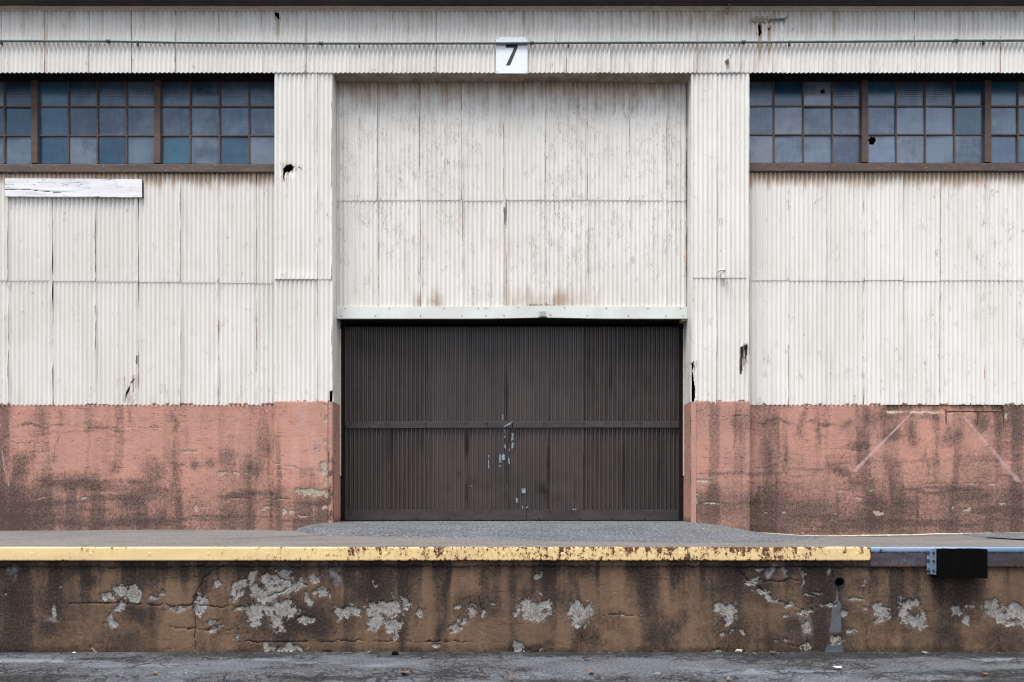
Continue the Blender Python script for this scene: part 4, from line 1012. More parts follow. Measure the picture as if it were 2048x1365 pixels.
# -- upper fixed panel of the doorway
YH = 0.226
ZH_T, ZH_B = Z(613, YH), Z(637.5, YH)
upn = box('overhead_panel', -DOORX + 0.004, DOORX - 0.004, Y_UP + 0.03, Y_UP + 0.07, ZH_B + 0.03, ZB + 0.10, M['timber_dark'], wh)
upn['label'] = 'white corrugated panel filling the upper doorway, cracked peeling paint'
U1 = [665, 752.5, 837, 920, 1004, 1088, 1172, 1256, 1330, 1384]
U2 = [665, 754, 838.5, 922, 1009, 1089, 1173, 1257, 1328, 1384]
zu = Z(402, Y_UP)
split = pxpoly([(1007.5, 416), (1010, 416), (1010.5, 440), (1012, 455), (1012.5, 475), (1012, 508), (1010.5, 508), (1010.5, 470), (1008.5, 450)], Y_UP)
for U, row in ((U1, 1), (U2, 0)):
    for a, b in zip(U[:-1], U[1:]):
        seed += 1
        x0, x1 = max(X(a, Y_UP), -DOORX + 0.006), min(X(b, Y_UP), DOORX - 0.006)
        lp = 0.03 if b < 1380 else -0.002
        hl = [split] if (row == 0 and a == 922) else []
        if row: sheet(x0, x1, zu + random.uniform(-.006, .006), ZB + 0.09, Y_UP - 0.004, upn, M['white_sheet'], f_up, seed=seed, lap=lp, lift=0.8)
        else: sheet(x0, x1, ZH_T - 0.05, zu + 0.03, Y_UP + 0.0045, upn, M['white_sheet'], f_up, seed=seed, lap=lp, lift=0.9, holes=hl)
# pale steel header with its dent
def make_header():
    xs = np.unique(np.concatenate([np.linspace(-DOORX + 0.003, DOORX - 0.003, 120), np.arange(X(1070, YH), X(1105, YH), 0.012)]))
    px = 1024 + xs * FPX / (YH + CAMD)
    bow = 0.020 * np.exp(-((px - 1090) / 70) ** 2)
    notch = 0.03 * np.exp(-((px - 1086) / 8) ** 4)
    V = []
    for x, b, nt in zip(xs, bow, notch):
        push = 0.012 * math.exp(-((x - X(1090, YH)) / 0.3) ** 2)
        zt, zb = ZH_T + b * 0.7, ZH_B + b
        V += [(x, YH + 0.045, zt), (x, YH, zt - 0.002), (x, YH + push * .4, (zt + zb) / 2), (x, YH + push + nt * .4, zb + nt), (x, YH + 0.06, zb + 0.004 + nt * .3)]
    n = 5
    F = [(i * n + k, i * n + k + 1, (i + 1) * n + k + 1, (i + 1) * n + k) for i in range(len(xs) - 1) for k in range(n - 1)]
    o = mk('header_plate', V, F, M['header'], upn, False)
    o['label'] = 'smooth pale steel plate across the doorway, dented near its middle'
    s0 = None
    for py, ps in ((617, [690, 779, 888, 957, 972, 1036, 1129, 1213, 1296, 1361]), (632, [683, 751, 841, 924, 972, 1008, 1101, 1174, 1257, 1332, 1366])):
        for p_ in ps:
            x, z = X(p_, YH), Z(py, YH) + 0.02 * math.exp(-((p_ - 1090) / 70) ** 2)
            if s0 is None:
                V, F = tubeVF([(x, YH + 0.004, z), (x, YH - 0.006, z)], [0.011, 0.008], 8)
                s0 = mk('screw', V, F, M['screw'], o, origin=(x, YH, z))
            else: share(s0, 'screw', (x, YH, z), o)
make_header()
# the timber lintel behind the header
lin = box('door_lintel', -DOORX + 0.005, DOORX - 0.005, YH + 0.062, 0.70, ZH_B + 0.012, ZH_B + 0.24, M['timber_dark'], wh, bevel=0.004)
lin['label'] = 'dark timber lintel over the brown door'
box('lintel_block', X(1362, .27), DOORX - 0.01, 0.25, 0.40, ZH_B - 0.035, ZH_B + 0.011, M['door_soffit'], wh, bevel=0.004)['label'] = 'broken timber end at the door corner'

# -- brown sliding door
door = box('sliding_door', -DOORX - 0.02, DOORX + 0.02, Y_LOW + 0.025, Y_LOW + 0.06, ZDOOR + 0.012, Z(655, Y_LOW), M['dark'], wh)  # stops short of the lintel; the open gap stands in for deep shadow there
door['label'] = 'dark brown corrugated sliding door with scraped paint'
DL = [660, 776, 855, 933, 1013, 1094.5, 1165, 1241, 1312, 1388]
zr = Z(850, Y_LOW)
zk = Z(1020, Y_LOW)
dents = pxpoly([(0, 0)], 0)
def door_dent(gx, gz):
    px = 1024 + gx * FPX / (Y_LOW + CAMD); py = HZ + (CAMZ - gz) * FPX / (Y_LOW + CAMD)
    d = 0
    for (x, y, rx, ry, a) in ((933, 890, 5, 25, .02), (1013, 800, 4, 50, .014), (1096, 920, 5, 40, .018), (1088, 975, 7, 14, -.02), (918, 952, 4, 6, .012), (960, 975, 60, 12, .006), (1110, 965, 30, 10, .006)):
        d = d + a * np.exp(-((px - x) / rx) ** 2 - ((py - y) / ry) ** 2)
    return d
for a, b in zip(DL[:-1], DL[1:]):
    x0, x1 = max(X(a, Y_LOW), -DOORX - 0.015), min(X(b, Y_LOW), DOORX + 0.015)
    lp = 0.03 if b < 1380 else -0.002
    am = 0.0120 if 840 < a < 1160 else 0.0185
    seed += 1
    sheet(x0, x1, zr, Z(654, Y_LOW), Y_LOW - 0.004, door, M['brown_sheet'], f_low, seed=seed, lap=lp, pitch=0.0735, amp=am, extra=door_dent, lift=1.1, seg=14, square=1.3)
    seed += 1
    sheet(x0, x1, zk - 0.05, zr + 0.03, Y_LOW + 0.0045, door, M['brown_sheet'], f_low, seed=seed, lap=lp, pitch=0.0735, amp=am, extra=door_dent, lift=1.6, seg=14, square=1.3)
for side in (-1, 1):
    xo, xi = side * (DOORX - 0.001), side * (abs(X(690, Y_LOW - 0.05)))
    box('door_post', min(xo, xi), max(xo, xi), Y_LOW - 0.05, Y_LOW + 0.06, ZDOOR - 0.02, ZH_B + 0.01, M['timber_dark'], wh, bevel=0.003)['label'] = 'black door post in the %s corner of the doorway' % ('left' if side < 0 else 'right')
def strip(name, x0, x1, z0, z1, y, th, mat, parent, bend=None, n=60):
    xs = np.linspace(x0, x1, n)
    V = []
    for x in xs:
        b, c = bend(x) if bend else (0, 0)
        V += [(x, y + th, z1 + b), (x, y + c, z1 + b), (x, y + c, z0 + b), (x, y + th, z0 + b)]
    F = [(i * 4 + k, i * 4 + (k + 1) % 4, (i + 1) * 4 + (k + 1) % 4, (i + 1) * 4 + k) for i in range(n - 1) for k in range(4)]
    F += [(0, 3, 2, 1), tuple((n - 1) * 4 + k for k in (0, 1, 2, 3))]
    return mk(name, V, F, mat, parent, bevel=0.002)
yr0 = Y_LOW - 0.038
rail_l = strip('door_rail', -DOORX - 0.01, X(1024, yr0), Z(857, yr0), Z(844, yr0), yr0, 0.012, M['brown_flat'], door, lambda x: (0.010 * sstep(-2.8, 0, x) , -0.010 * sstep(-0.25, 0.0, x)))
rail_r = strip('door_rail', X(1026, yr0), DOORX + 0.01, Z(856, yr0), Z(843.5, yr0), yr0, 0.012, M['brown_flat'], door, lambda x: (0.004 * math.sin(x), -0.014 * (1 - sstep(0.0, 0.3, x))))
kick_l = strip('kick_plate', -DOORX - 0.01, X(1053, yr0), ZDOOR + 0.014, zk, yr0 - 0.003, 0.014, M['brown_flat'], door, lambda x: (0, 0.003 * math.sin(x * 3)))
kick_r = strip('kick_plate', X(1053.6, yr0), DOORX + 0.01, ZDOOR + 0.014, zk, yr0 - 0.003, 0.014, M['brown_flat'], door, lambda x: (0, 0.003 * math.cos(x * 2)))
s0 = None
for row, ps in ((847, [702, 772, 851, 931, 974, 1088, 1168, 1246, 1281, 1342]), (855, [738, 853, 1039, 1125, 1206, 1300]), (1023, [703, 747, 809, 861, 981, 1100, 1143, 1204, 1263, 1310]), (1037, [767, 835, 897, 960, 1078, 1160, 1224, 1290])):
    for p_ in ps:
        x, z = X(p_, yr0), Z(row, yr0)
        par = (rail_l if p_ < 1024 else rail_r) if row < 900 else (kick_l if p_ < 1053 else kick_r)
        if s0 is None:
            V, F = tubeVF([(x, yr0 + 0.002, z), (x, yr0 - 0.013, z)], [0.014, 0.009], 8)
            s0 = mk('bolt', V, F, M['brown_screw'], par, origin=(x, yr0, z))
        else: share(s0, 'bolt', (x, yr0 - (0.003 if row > 900 else 0.004), z), par)
# scrapes through the brown paint down to pale blue: thin flakes lying on the flutes
M['scrape'] = mat_simple('pale_blue_old_paint', (0.30, 0.38, 0.44), (0.16, 0.20, 0.24), 40, 0.7)
sc_px = [(1009.5, 857, 867, 2.2), (1010, 871, 877, 1.2), (1010, 888, 898, 1.8), (1007, 908, 921, 3.4), (1000.5, 906, 926, 2.6), (1000, 930, 934, 3.0), (1025, 866, 882, 2.2), (1025, 885, 899, 2.4), (1018.5, 897, 903, 1.2), (1018, 914, 929, 1.8), (977.5, 910, 942, 1.0), (1047, 976, 988, 4.5), (1033.5, 996, 1006, 2.2), (1045.5, 1011, 1018, 2.0), (1054, 1013, 1017, 2.4), (1005.5, 828, 842, 1.0), (1149, 1018, 1020, 4), (943, 972, 974, 1.6)]
for (p_, ya, yb, w) in sc_px:
    ys_ = Y_LOW - 0.0165
    xs_ = np.arange(X(p_ - w, ys_), X(p_ + w, ys_), 0.004); zs_ = np.arange(Z(yb, ys_), Z(ya, ys_), 0.006)
    if len(xs_) < 3: xs_ = np.linspace(X(p_ - w, ys_), X(p_ + w, ys_), 4)
    if len(zs_) < 4: zs_ = np.linspace(Z(yb, ys_), Z(ya, ys_), 4)
    gx, gz = np.meshgrid(xs_, zs_)
    gy = Y_LOW - 0.0120 * np.tanh(1.3 * np.cos(2 * math.pi * gx / 0.0735)) / math.tanh(1.3) - 0.0125
    V = np.stack([gx, gy, gz], -1).reshape(-1, 3)
    F = grid_faces(*gx.shape)
    c = V[F].mean(1)
    e = np.maximum(np.abs(c[:, 0] - X(p_, ys_)) / (X(p_ + w, ys_) - X(p_, ys_)), np.abs(c[:, 2] - (zs_[0] + zs_[-1]) / 2) / max((zs_[-1] - zs_[0]) / 2, .001))
    keep = (e + 1.5 * (fbm(c[:, 0] * 60, c[:, 2] * 30, 3, 160) - 0.5)) < 0.85
    if keep.sum() > 2: mk('paint_scrape', V, F[keep], M['scrape'], door)
# torn metal tongue in the middle of the rail
V = [(X(1007, yr0), yr0 - 0.022, Z(856, yr0)), (X(1010, yr0), yr0 - 0.022, Z(852, yr0)), (X(1026, yr0), yr0 - 0.026, Z(843, yr0)), (X(1022, yr0), yr0 - 0.020, Z(849, yr0)),
     (X(1007, yr0), yr0 - 0.019, Z(856, yr0)), (X(1010, yr0), yr0 - 0.019, Z(852, yr0)), (X(1026, yr0), yr0 - 0.022, Z(843, yr0)), (X(1022, yr0), yr0 - 0.017, Z(849, yr0))]
mk('torn_tongue', V, [(0, 3, 2, 1), (4, 5, 6, 7), (0, 1, 5, 4), (1, 2, 6, 5), (2, 3, 7, 6), (3, 0, 4, 7)], M['scrape'], door)
# the threshold strip catching light below the door
box('door_threshold', -DOORX + 0.01, DOORX - 0.01, Y_LOW - 0.035, Y_LOW + 0.08, ZDOOR - 0.06, ZDOOR + 0.001, M['fitting'], wh)

# -- windows
def pane_mesh(x0, x1, z0, z1, y, th, hole):
    if hole is None:
        return boxVF(x0, x1, y, y + th, z0, z1)
    n = len(hole)
    cx = sum(h[0] for h in hole) / n; cz = sum(h[1] for h in hole) / n
    outer = []
    for (hx, hz) in hole:                    # push each hole corner out to the pane's border along its ray
        dx, dz = hx - cx, hz - cz
        t = min(((x1 if dx > 0 else x0) - cx) / dx if abs(dx) > 1e-6 else 1e9, ((z1 if dz > 0 else z0) - cz) / dz if abs(dz) > 1e-6 else 1e9)
        outer.append((cx + dx * t, cz + dz * t))
    for k, (ox_, oz_) in enumerate(outer): pass
    V = [(a, y, b) for a, b in hole] + [(a, y, b) for a, b in outer] + [(a, y + th, b) for a, b in hole]
    F = []
    corners = [(x0, z0), (x1, z0), (x1, z1), (x0, z1)]
    for i in range(n):
        j = (i + 1) % n
        a, b = outer[i], outer[j]
        ext = None
        for c in corners:                     # a corner between two rays gets its own vertex
            ang = lambda q: math.atan2(q[1] - cz, q[0] - cx)
            da = (ang(c) - ang(a)) % (2 * math.pi); db = (ang(b) - ang(a)) % (2 * math.pi)
            if 1e-6 < da < db - 1e-6 and db < math.pi: ext = c
        if ext:
            V.append((ext[0], y, ext[1])); F.append((i, n + i, len(V) - 1, n + j, j))
        else: F.append((i, n + i, n + j, j))
        F.append((i, j, 2 * n + j, 2 * n + i))
    return V, F
def jag(cx, cy, r, seed_, n=13, sq=1.0):
    rr = random.Random(seed_)
    return [at(cx + r * math.cos(2 * math.pi * k / n) * rr.uniform(.6, 1.15), cy - r * sq * math.sin(2 * math.pi * k / n) * rr.uniform(.6, 1.15), Y_WIN) for k in range(n)]
rowsL = (150, 214.7, 272.7, 328.5)
rowsR = (150, 214, 270.7, 326.5)
R_, B_, P_, RB = 'ribbed', 'blue', 'plain', 'ribbed_blue'
# vertical members: (centre px, kind); panes between them; glass kinds from the top row down
WL = dict(rows=rowsL, verts=[(-470, 'e'), (-411, 'b'), (-353, 'b'), (-295, 'b'), (-231, 'm'), (-172, 'b'), (-114, 'b'), (-48, 'b'), (10, 'b'), (73, 'm'), (138, 'b'), (196, 'b'), (254.5, 'b'), (317.5, 'm'), (381.5, 'b'), (440, 'b'), (499, 'b'), (556, 'e')],
          kinds=['RBR', 'RRB', 'PRR', 'RRR', 'BRR', 'RRP', 'RRR', 'RBR', 'RBR', 'BBB', 'RRP', 'RPB', 'RRR', 'RRB', 'PRP', 'RVB', 'RRP'], sill=(328.5, 345), holes={})
WR = dict(rows=rowsR, verts=[(1488, 'e'), (1547, 'b'), (1605.5, 'b'), (1663.5, 'b'), (1727, 'm'), (1791, 'b'), (1849, 'b'), (1907.5, 'b'), (1972, 'm'), (2034.5, 'b'), (2093, 'b'), (2151, 'b'), (2215, 'm'), (2275, 'b'), (2333, 'b'), (2391, 'b'), (2455, 'm'), (2520, 'e')],
          kinds=['RRP', 'BPR', 'PRR', 'RRR', 'BVV', 'RVP', 'RVR', 'BBR', 'BVV', 'PRB', 'RRV', 'BRR', 'RVR', 'PRR', 'RBR', 'RRV', 'RRR'], sill=(326.5, 343), holes={(2, 0): jag(1646, 183.5, 5.0, 3), (4, 2): jag(1743.5, 283, 8.5, 5, 15, 1.2)})
KM = {'R': 'ribbed', 'B': 'blue', 'P': 'plain', 'V': 'ribbed_blue'}
def make_window(Wd, label):
    xa, xb = X(Wd['verts'][0][0], Y_WIN), X(Wd['verts'][-1][0], Y_WIN)
    r = [Z(v, Y_WIN) for v in Wd['rows']]
    zt = r[0] + 0.02
    # outer frame: head rail with two end stiles, one mesh
    V, F = [], []
    for bx in ((xa - 0.03, xb + 0.03, Y_WIN - 0.03, Y_WIN + 0.05, zt, zt + 0.08), (xa - 0.03, xa + 0.03, Y_WIN - 0.03, Y_WIN + 0.05, r[3], zt), (xb - 0.03, xb + 0.03, Y_WIN - 0.03, Y_WIN + 0.05, r[3], zt)):
        v, f = boxVF(*bx); k = len(V); V += v; F += [tuple(i + k for i in q) for q in f]
    win = mk('window', V, F, M['frame'], wh)
    win['label'] = label
    ys = 0.165
    sx0, sx1 = (-XE, -PIERX + 0.03) if xa < 0 else (PIERX - 0.03, XE)
    z1, z0 = Z(Wd['sill'][0], ys), Z(Wd['sill'][1], ys)
    n = 140
    V = []
    for i, x in enumerate(np.linspace(sx0, sx1, n)):
        d = 0.010 * (float(fbm(np.array(x * 1.5), np.array(0.1), 3, 170)) - 0.5)
        e = 0.012 * max(0, float(fbm(np.array(x * 6.0), np.array(0.7), 3, 171)) - 0.5)
        V += [(x, 0.30, z1 + 0.015), (x, ys + 0.012, z1), (x, ys, z1 - 0.012), (x, ys + d * .5, z0 + 0.01 + e), (x, ys + 0.010, z0 + e + d * .4), (x, 0.30, z0 + 0.004)]
    F = [(i * 6 + k, i * 6 + (k + 1) % 6, (i + 1) * 6 + (k + 1) % 6, (i + 1) * 6 + k) for i in range(n - 1) for k in range(6)]
    F += [tuple(range(6)), tuple((n - 1) * 6 + k for k in reversed(range(6)))]
    mk('sill', V, F, M['sill'], win)['label'] = 'flaking brown timber sill'
    vs = Wd['verts']
    for (pv, kd) in vs[1:-1]:
        x = X(pv, Y_WIN)
        if kd == 'm':
            hw = 6.4 * (Y_WIN + CAMD) / FPX
            mu = box('mullion', x - hw, x + hw, Y_WIN - 0.055, Y_WIN + 0.05, r[3] - 0.01, zt + 0.002, M['frame'], win, bevel=0.004)
        else:
            hw = 1.6 * (Y_WIN + CAMD) / FPX
            box('glazing_bar', x - hw, x + hw, Y_WIN - 0.022, Y_WIN + 0.02, r[3] - 0.005, zt + 0.003, M['frame'], win, bevel=0.004)
    # level bars run between the mullions
    heavy = [vs[0][0]] + [v for v, k in vs if k == 'm'] + [vs[-1][0]]
    for a, b in zip(heavy[:-1], heavy[1:]):
        for zz in r[1:3]:
            box('glazing_bar', X(a, Y_WIN) + 0.03, X(b, Y_WIN) - 0.03, Y_WIN - 0.019, Y_WIN + 0.018, zz - 0.0125, zz + 0.0125, M['frame'], win, bevel=0.004)
    for i in range(len(vs) - 1):
        xa_, xb_ = X(vs[i][0], Y_WIN) + 0.004, X(vs[i + 1][0], Y_WIN) - 0.004
        for j in range(3):
            za, zb_ = r[j + 1] + 0.003, (r[j] if j else zt) - 0.003
            hole = Wd['holes'].get((i, j))
            V, F = pane_mesh(xa_, xb_, za, zb_, Y_WIN + random.uniform(-.003, .003), 0.004, hole)
            # panes never sit quite flat in their putty
            t1, t2 = random.uniform(-.02, .02), random.uniform(-.02, .02)
            V = [(v[0], v[1] + t1 * (v[0] - (xa_ + xb_) / 2) + t2 * (v[2] - (za + zb_) / 2), v[2]) for v in V]
            o = mk('pane', V, F, M[KM[Wd['kinds'][i][j]]], win)
            if hole: o['label'] = 'broken pane with a jagged hole'
    return win
make_window(WL, 'brown framed strip of factory windows left of the door')
make_window(WR, 'brown framed strip of factory windows right of the door, two panes broken')
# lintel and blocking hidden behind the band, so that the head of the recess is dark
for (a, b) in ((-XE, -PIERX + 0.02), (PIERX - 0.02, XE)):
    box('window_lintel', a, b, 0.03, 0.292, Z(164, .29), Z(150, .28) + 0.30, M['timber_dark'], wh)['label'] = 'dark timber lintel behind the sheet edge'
# pier side cheeks that close the recess of walls and windows
for side in (-1, 1):
    x = side * PIERX
    box('pier_cheek', min(x, x - side * 0.02), max(x, x - side * 0.02), 0.022, 0.60, ZC_P + 0.002, ZB + 0.03, M['flashing'], wh)

# -- eave
ZE = Z(13, -0.02)
et = [(-0.034, Z(21, -.03)), (-0.040, Z(19.2, -.03)), (-0.040, Z(17, -.03)), (-0.052, Z(16.5, -.03)), (-0.058, Z(13.0, -.05)), (0.02, Z(13.0, -.05)), (0.02, Z(21, -.03))]
xs = np.linspace(-XE, XE, 80)
V = [(x, y, z + 0.008 * (float(fbm(np.array(x * .6), np.array(.2), 2, 180)) - .5)) for x in xs for (y, z) in et]
n = len(et)
F = [(i * n + k, i * n + (k + 1) % n, (i + 1) * n + (k + 1) % n, (i + 1) * n + k) for i in range(len(xs) - 1) for k in range(n)]
mk('eave_trim', V, F, M['trim'], wh)['label'] = 'cream moulding under the eave'
joints = [-340, 82, 500, 914, 1330, 1747, 2170, 2360]
for a, b in zip(joints[:-1], joints[1:]):
    x0, x1 = max(X(a, 0), -XE), min(X(b, 0), XE)
    if x1 - x0 < .05: continue
    zz = Z(13, -0.055) + random.uniform(-.002, .003)
    box('soffit_board', x0 + 0.003, x1 - 0.003, -0.150, 0.03, zz + 0.004, zz + 0.03, M['soffit'], wh, bevel=0.002)
box('gutter', -XE, XE, -0.215, -0.152, ZE - 0.02, ZE + 0.14, M['soffit'], wh, bevel=0.008)['label'] = 'dark brown gutter board along the eave'
# -- the rest of the shell
BY = 9.0
box('roof', -XE - 0.1, XE + 0.1, -0.20, BY + 0.3, ZE + 0.145, ZE + 0.30, M['soffit'], wh)
box('back_wall', -XE, XE, BY, BY + 0.2, 0.0, ZE + 0.14, M['dark'], wh)
for s_ in (-1, 1):
    box('side_wall', min(s_ * XE, s_ * (XE + .15)), max(s_ * XE, s_ * (XE + .15)), 0.0, BY, 0.0, ZE + 0.14, M['dark'], wh)
box('inner_floor', -XE, XE, 0.74, BY, 1.0, 1.06, M['dark'], wh)

# ------------------------------------------------------------------ things on the front
# number sign
ysn = -0.031
(sx0, sz1), (sx1, sz0) = at(992, 75, ysn), at(1055, 147.2, ysn)
sign = empty('number_sign', ((sx0 + sx1) / 2, ysn, sz0), 'white enamel sign with a black 7 above the doorway', 'sign')
box('plate', sx0, sx1, ysn, ysn + 0.004, sz0, sz1, M['sign'], sign, bevel=0.001)
y7 = ysn - 0.0022
o7 = [(1011.5, 87), (1035.3, 87), (1035.3, 95.5), (1020, 131), (1012, 131), (1028.5, 95.8), (1011.5, 95.8)]
pts = [at(a, b, y7) for a, b in o7]
V = [(a, y7, b) for a, b in pts] + [(a, y7 + 0.0015, b) for a, b in pts]
n = len(pts)
F = [(6, 5, 2, 1, 0), (5, 4, 3, 2)] + [(i, (i + 1) % n, n + (i + 1) % n, n + i) for i in range(n)]
mk('digit', V, F, M['black'], sign)['label'] = 'black number 7'
s0 = None
for (a, b) in ((995.5, 77), (1052.7, 76.8), (995, 144.3), (1052.5, 144.5)):
    x, z = at(a, b, ysn)
    if s0 is None:
        V, F = tubeVF([(x, ysn + .001, z), (x, ysn - 0.004, z)], [0.0085, 0.006], 8)
        s0 = mk('screw', V, F, M['brown_screw'], sign, origin=(x, ysn, z))
    else: share(s0, 'screw', (x, ysn, z), sign)

# conduit
yc = -0.052
cpts = [(-420, 80), (0, 82.5), (218, 83), (350, 85.5), (640, 87.2), (990, 87.0), (1300, 85.6), (1540, 84.8), (1910, 82), (2048, 81.5), (2440, 80)]
cxs = np.linspace(-400, 2420, 90)
path = [(X(p_, yc), yc, Z(float(np.interp(p_, [c[0] for c in cpts], [c[1] for c in cpts])), yc)) for p_ in cxs]
cond = empty('conduit', (0, yc, Z(87, yc)), 'thin grey green metal conduit running level across the upper wall', 'conduit')
tube('pipe', path, 0.0185, M['conduit'], cond, n=12)
def cz(p_): return Z(float(np.interp(p_, [c[0] for c in cpts], [c[1] for c in cpts])), yc)
c0 = None
for p_ in (217, 642, 1064, 1487, 1912):
    x, z = X(p_, yc), cz(p_)
    if c0 is None:
        V, F = tubeVF([(x - .028, yc, z), (x - .026, yc, z), (x - .018, yc, z), (x - .016, yc, z), (x + .016, yc, z), (x + .018, yc, z), (x + .026, yc, z), (x + .028, yc, z)], [0.021, 0.028, 0.028, 0.024, 0.024, 0.028, 0.028, 0.021], 12)
        c0 = mk('coupling', V, F, M['fitting'], cond, origin=(x, yc, z))
    else: share(c0, 'coupling', (x, yc, z), cond)
c0 = None
for p_ in (2, 275, 718, 1138, 1579, 1968):
    x, z = X(p_, yc), cz(p_)
    if c0 is None:
        V, F = boxVF(x - 0.009, x + 0.009, yc - 0.021, yc + 0.036, z - 0.050, z + 0.0)
        v2, f2 = tubeVF([(x - .010, yc, z), (x + .010, yc, z)], 0.0205, 12)
        k = len(V); V = list(V) + v2; F = list(F) + [tuple(i + k for i in q) for q in f2]
        c0 = mk('strap', V, F, M['fitting'], cond, origin=(x, yc, z))
    else: share(c0, 'strap', (x, yc, z), cond)

# weathered board under the left windows
yb = 0.165
(bx0, bz1), (bx1, bz0) = at(10, 357, yb), at(284, 393, yb)
nx, nz = 130, 22
gx, gz = np.meshgrid(np.linspace(bx0, bx1, nx), np.linspace(bz0, bz1, nz))
slope = -0.014 * (gx - bx0) / (bx1 - bx0)
low = sstep(bz0 + 0.03, bz0, gz)
gz2 = gz + slope + 0.02 * low * np.clip(fbm(gx * 9, 0 * gz, 4, 190) - 0.48, 0, 1) - 0.006 * low * (fbm(gx * 2, 0 * gz, 2, 192) - .5)
crk = np.exp(-((gz - (bz0 + 0.11 - 0.04 * sstep(bx0 + .2, bx0 + 1.0, gx) + 0.03 * (fbm(gx * 5, 0 * gz, 3, 191) - .5))) / 0.006) ** 2) * sstep(bx0 + 1.2, bx0 + 0.9, gx)
V = np.stack([gx, yb + 0.008 * crk + 0.002 * (fbm(gx * 3, gz * 20, 3, 193) - .5), gz2], -1).reshape(-1, 3)
F = [tuple(f) for f in grid_faces(nz, nx)]
rust = 1.2 * crk * (0.5 + fbm(gx * 6, gz, 3, 194))
rust = list(rust.reshape(-1))
loop = list(range(nx)) + [r * nx + nx - 1 for r in range(1, nz)] + [(nz - 1) * nx + c for c in range(nx - 2, -1, -1)] + [r * nx for r in range(nz - 2, 0, -1)]
base = len(V); n = len(loop)
S0 = V[loop]; B0 = S0.copy(); B0[:, 1] = 0.205
V = np.vstack([V, S0, B0]); rust += [1.0 if abs(v[0] - bx1) < 1e-4 else 0.3 for v in S0] * 2
F += [(base + (i + 1) % n, base + i, base + n + i, base + n + (i + 1) % n) for i in range(n)]
bo = mk('wooden_board', V, F, M['board'], None, False, {'rust': rust})
tag(bo, 'white painted wooden board with split peeling paint under the left windows', 'board')

# wire rack above the right windows: flat strip, three clips, a stub of conduit
yk = -0.028
(rx, rz) = at(1540, 45, yk)
rack = empty('wire_rack', (rx, yk, rz), 'old insulator strip with three clips and a conduit stub above the right windows', 'wire rack')
(x0, z1), (x1, z0) = at(1503, 36, yk), at(1539, 45, yk)
box('back_strip', x0, x1, yk, yk + 0.004, z0 + .01, z1 - .01, M['ceramic'], rack, bevel=0.001)
box('end_stop', x0 - .002, x0 + 0.018, yk - 0.03, yk - .001, z0, z1, M['ceramic'], rack, bevel=0.002)
c0 = None
for p_ in (1513, 1523, 1533):
    cx_, cz_ = at(p_, 40, yk)
    pts = [(cx_ + 0.028 * math.cos(a), yk - 0.022, cz_ - 0.012 + 0.05 * math.sin(a)) for a in np.linspace(math.pi * 1.0, 0.0, 11)]
    pts = [(cx_ - 0.034, yk - 0.012, cz_ - 0.045)] + pts + [(cx_ + 0.030, yk - 0.012, cz_ - 0.045)]
    if c0 is None:
        V, F = tubeVF(pts, 0.007, 8)
        c0 = mk('clip', V, F, M['ceramic'], rack, True, origin=(cx_, yk, cz_))
    else: share(c0, 'clip', (cx_, yk, cz_), rack)
(xa, za), (xb, zb_) = at(1540, 38.5, yc), at(1570, 38.5, yc)
tube('conduit_stub', [(xa - 0.01, yk - .005, za), (xa + 0.03, yc + .006, za), (xb, yc + .006, zb_)], 0.0165, M['conduit'], rack, n=12)
tube('end_cap', [(xb - .005, yc + .006, zb_), (xb + .02, yc - .02, zb_ + .012), (xb + .045, yc - .03, zb_ + .035)], [0.02, 0.014, 0.010], M['ceramic'], rack, n=10)

# insulator hooks and the pipe stub
def hook(px, py, label):
    x, z = at(px, py, -0.03)
    e = empty('insulator_hook', (x, -0.022, z), label, 'insulator hook', 'porcelain insulator hooks on the wall')
    prof = [(0.0, 0.034), (-0.012, 0.036), (-0.018, 0.026), (-0.030, 0.028), (-0.042, 0.022), (-0.046, 0.008)]
    V, F = tubeVF([(x, -0.0215 + a, z) for a, r in prof], [r for a, r in prof], 14)
    mk('insulator', V, F, M['ceramic'], e, True)
    pts = [(x, -0.05, z), (x + .006, -0.075, z + .004)] + [(x + 0.010 + 0.022 * math.sin(a), -0.085 - 0.01 * a, z + 0.026 - 0.022 * math.cos(a)) for a in np.linspace(0, 4.4, 10)]
    V, F = tubeVF(pts, 0.0055, 8)
    mk('hook', V, F, M['ceramic'], e, True)
hook(1454, 123, 'pale insulator hook below the conduit, nearest the right window corner')
hook(1454.5, 22, 'pale insulator hook tucked under the eave moulding')
x, z = at(1444, 549, -0.03)
stub = empty('pipe_stub', (x, -0.03, z - 0.07), 'short white pipe stub hanging from a wire on the right pier', 'pipe stub')
V, F = [], []
n = 16
for (r, zz) in ((0.027, z + .07), (0.030, z + .06), (0.030, z - 0.066), (0.025, z - 0.066), (0.025, z + 0.02)):
    for k in range(n):
        a = 2 * math.pi * k / n
        V.append((x + 0.018 + r * math.cos(a), -0.036 + r * math.sin(a), zz))
F = [(j * n + k, j * n + (k + 1) % n, (j + 1) * n + (k + 1) % n, (j + 1) * n + k) for j in range(4) for k in range(n)]
F += [tuple(range(n)), tuple(4 * n + k for k in reversed(range(n)))]
mk('tube', V, F, M['flashing'], stub)
tube('tie_wire', [(x - 0.062, -0.004, z + .030), (x - 0.055, -0.03, z + .044), (x - 0.012, -0.072, z + .050), (x + .03, -0.074, z + .046), (x + .053, -0.03, z + .038)], 0.005, M['rust'], stub, n=6)

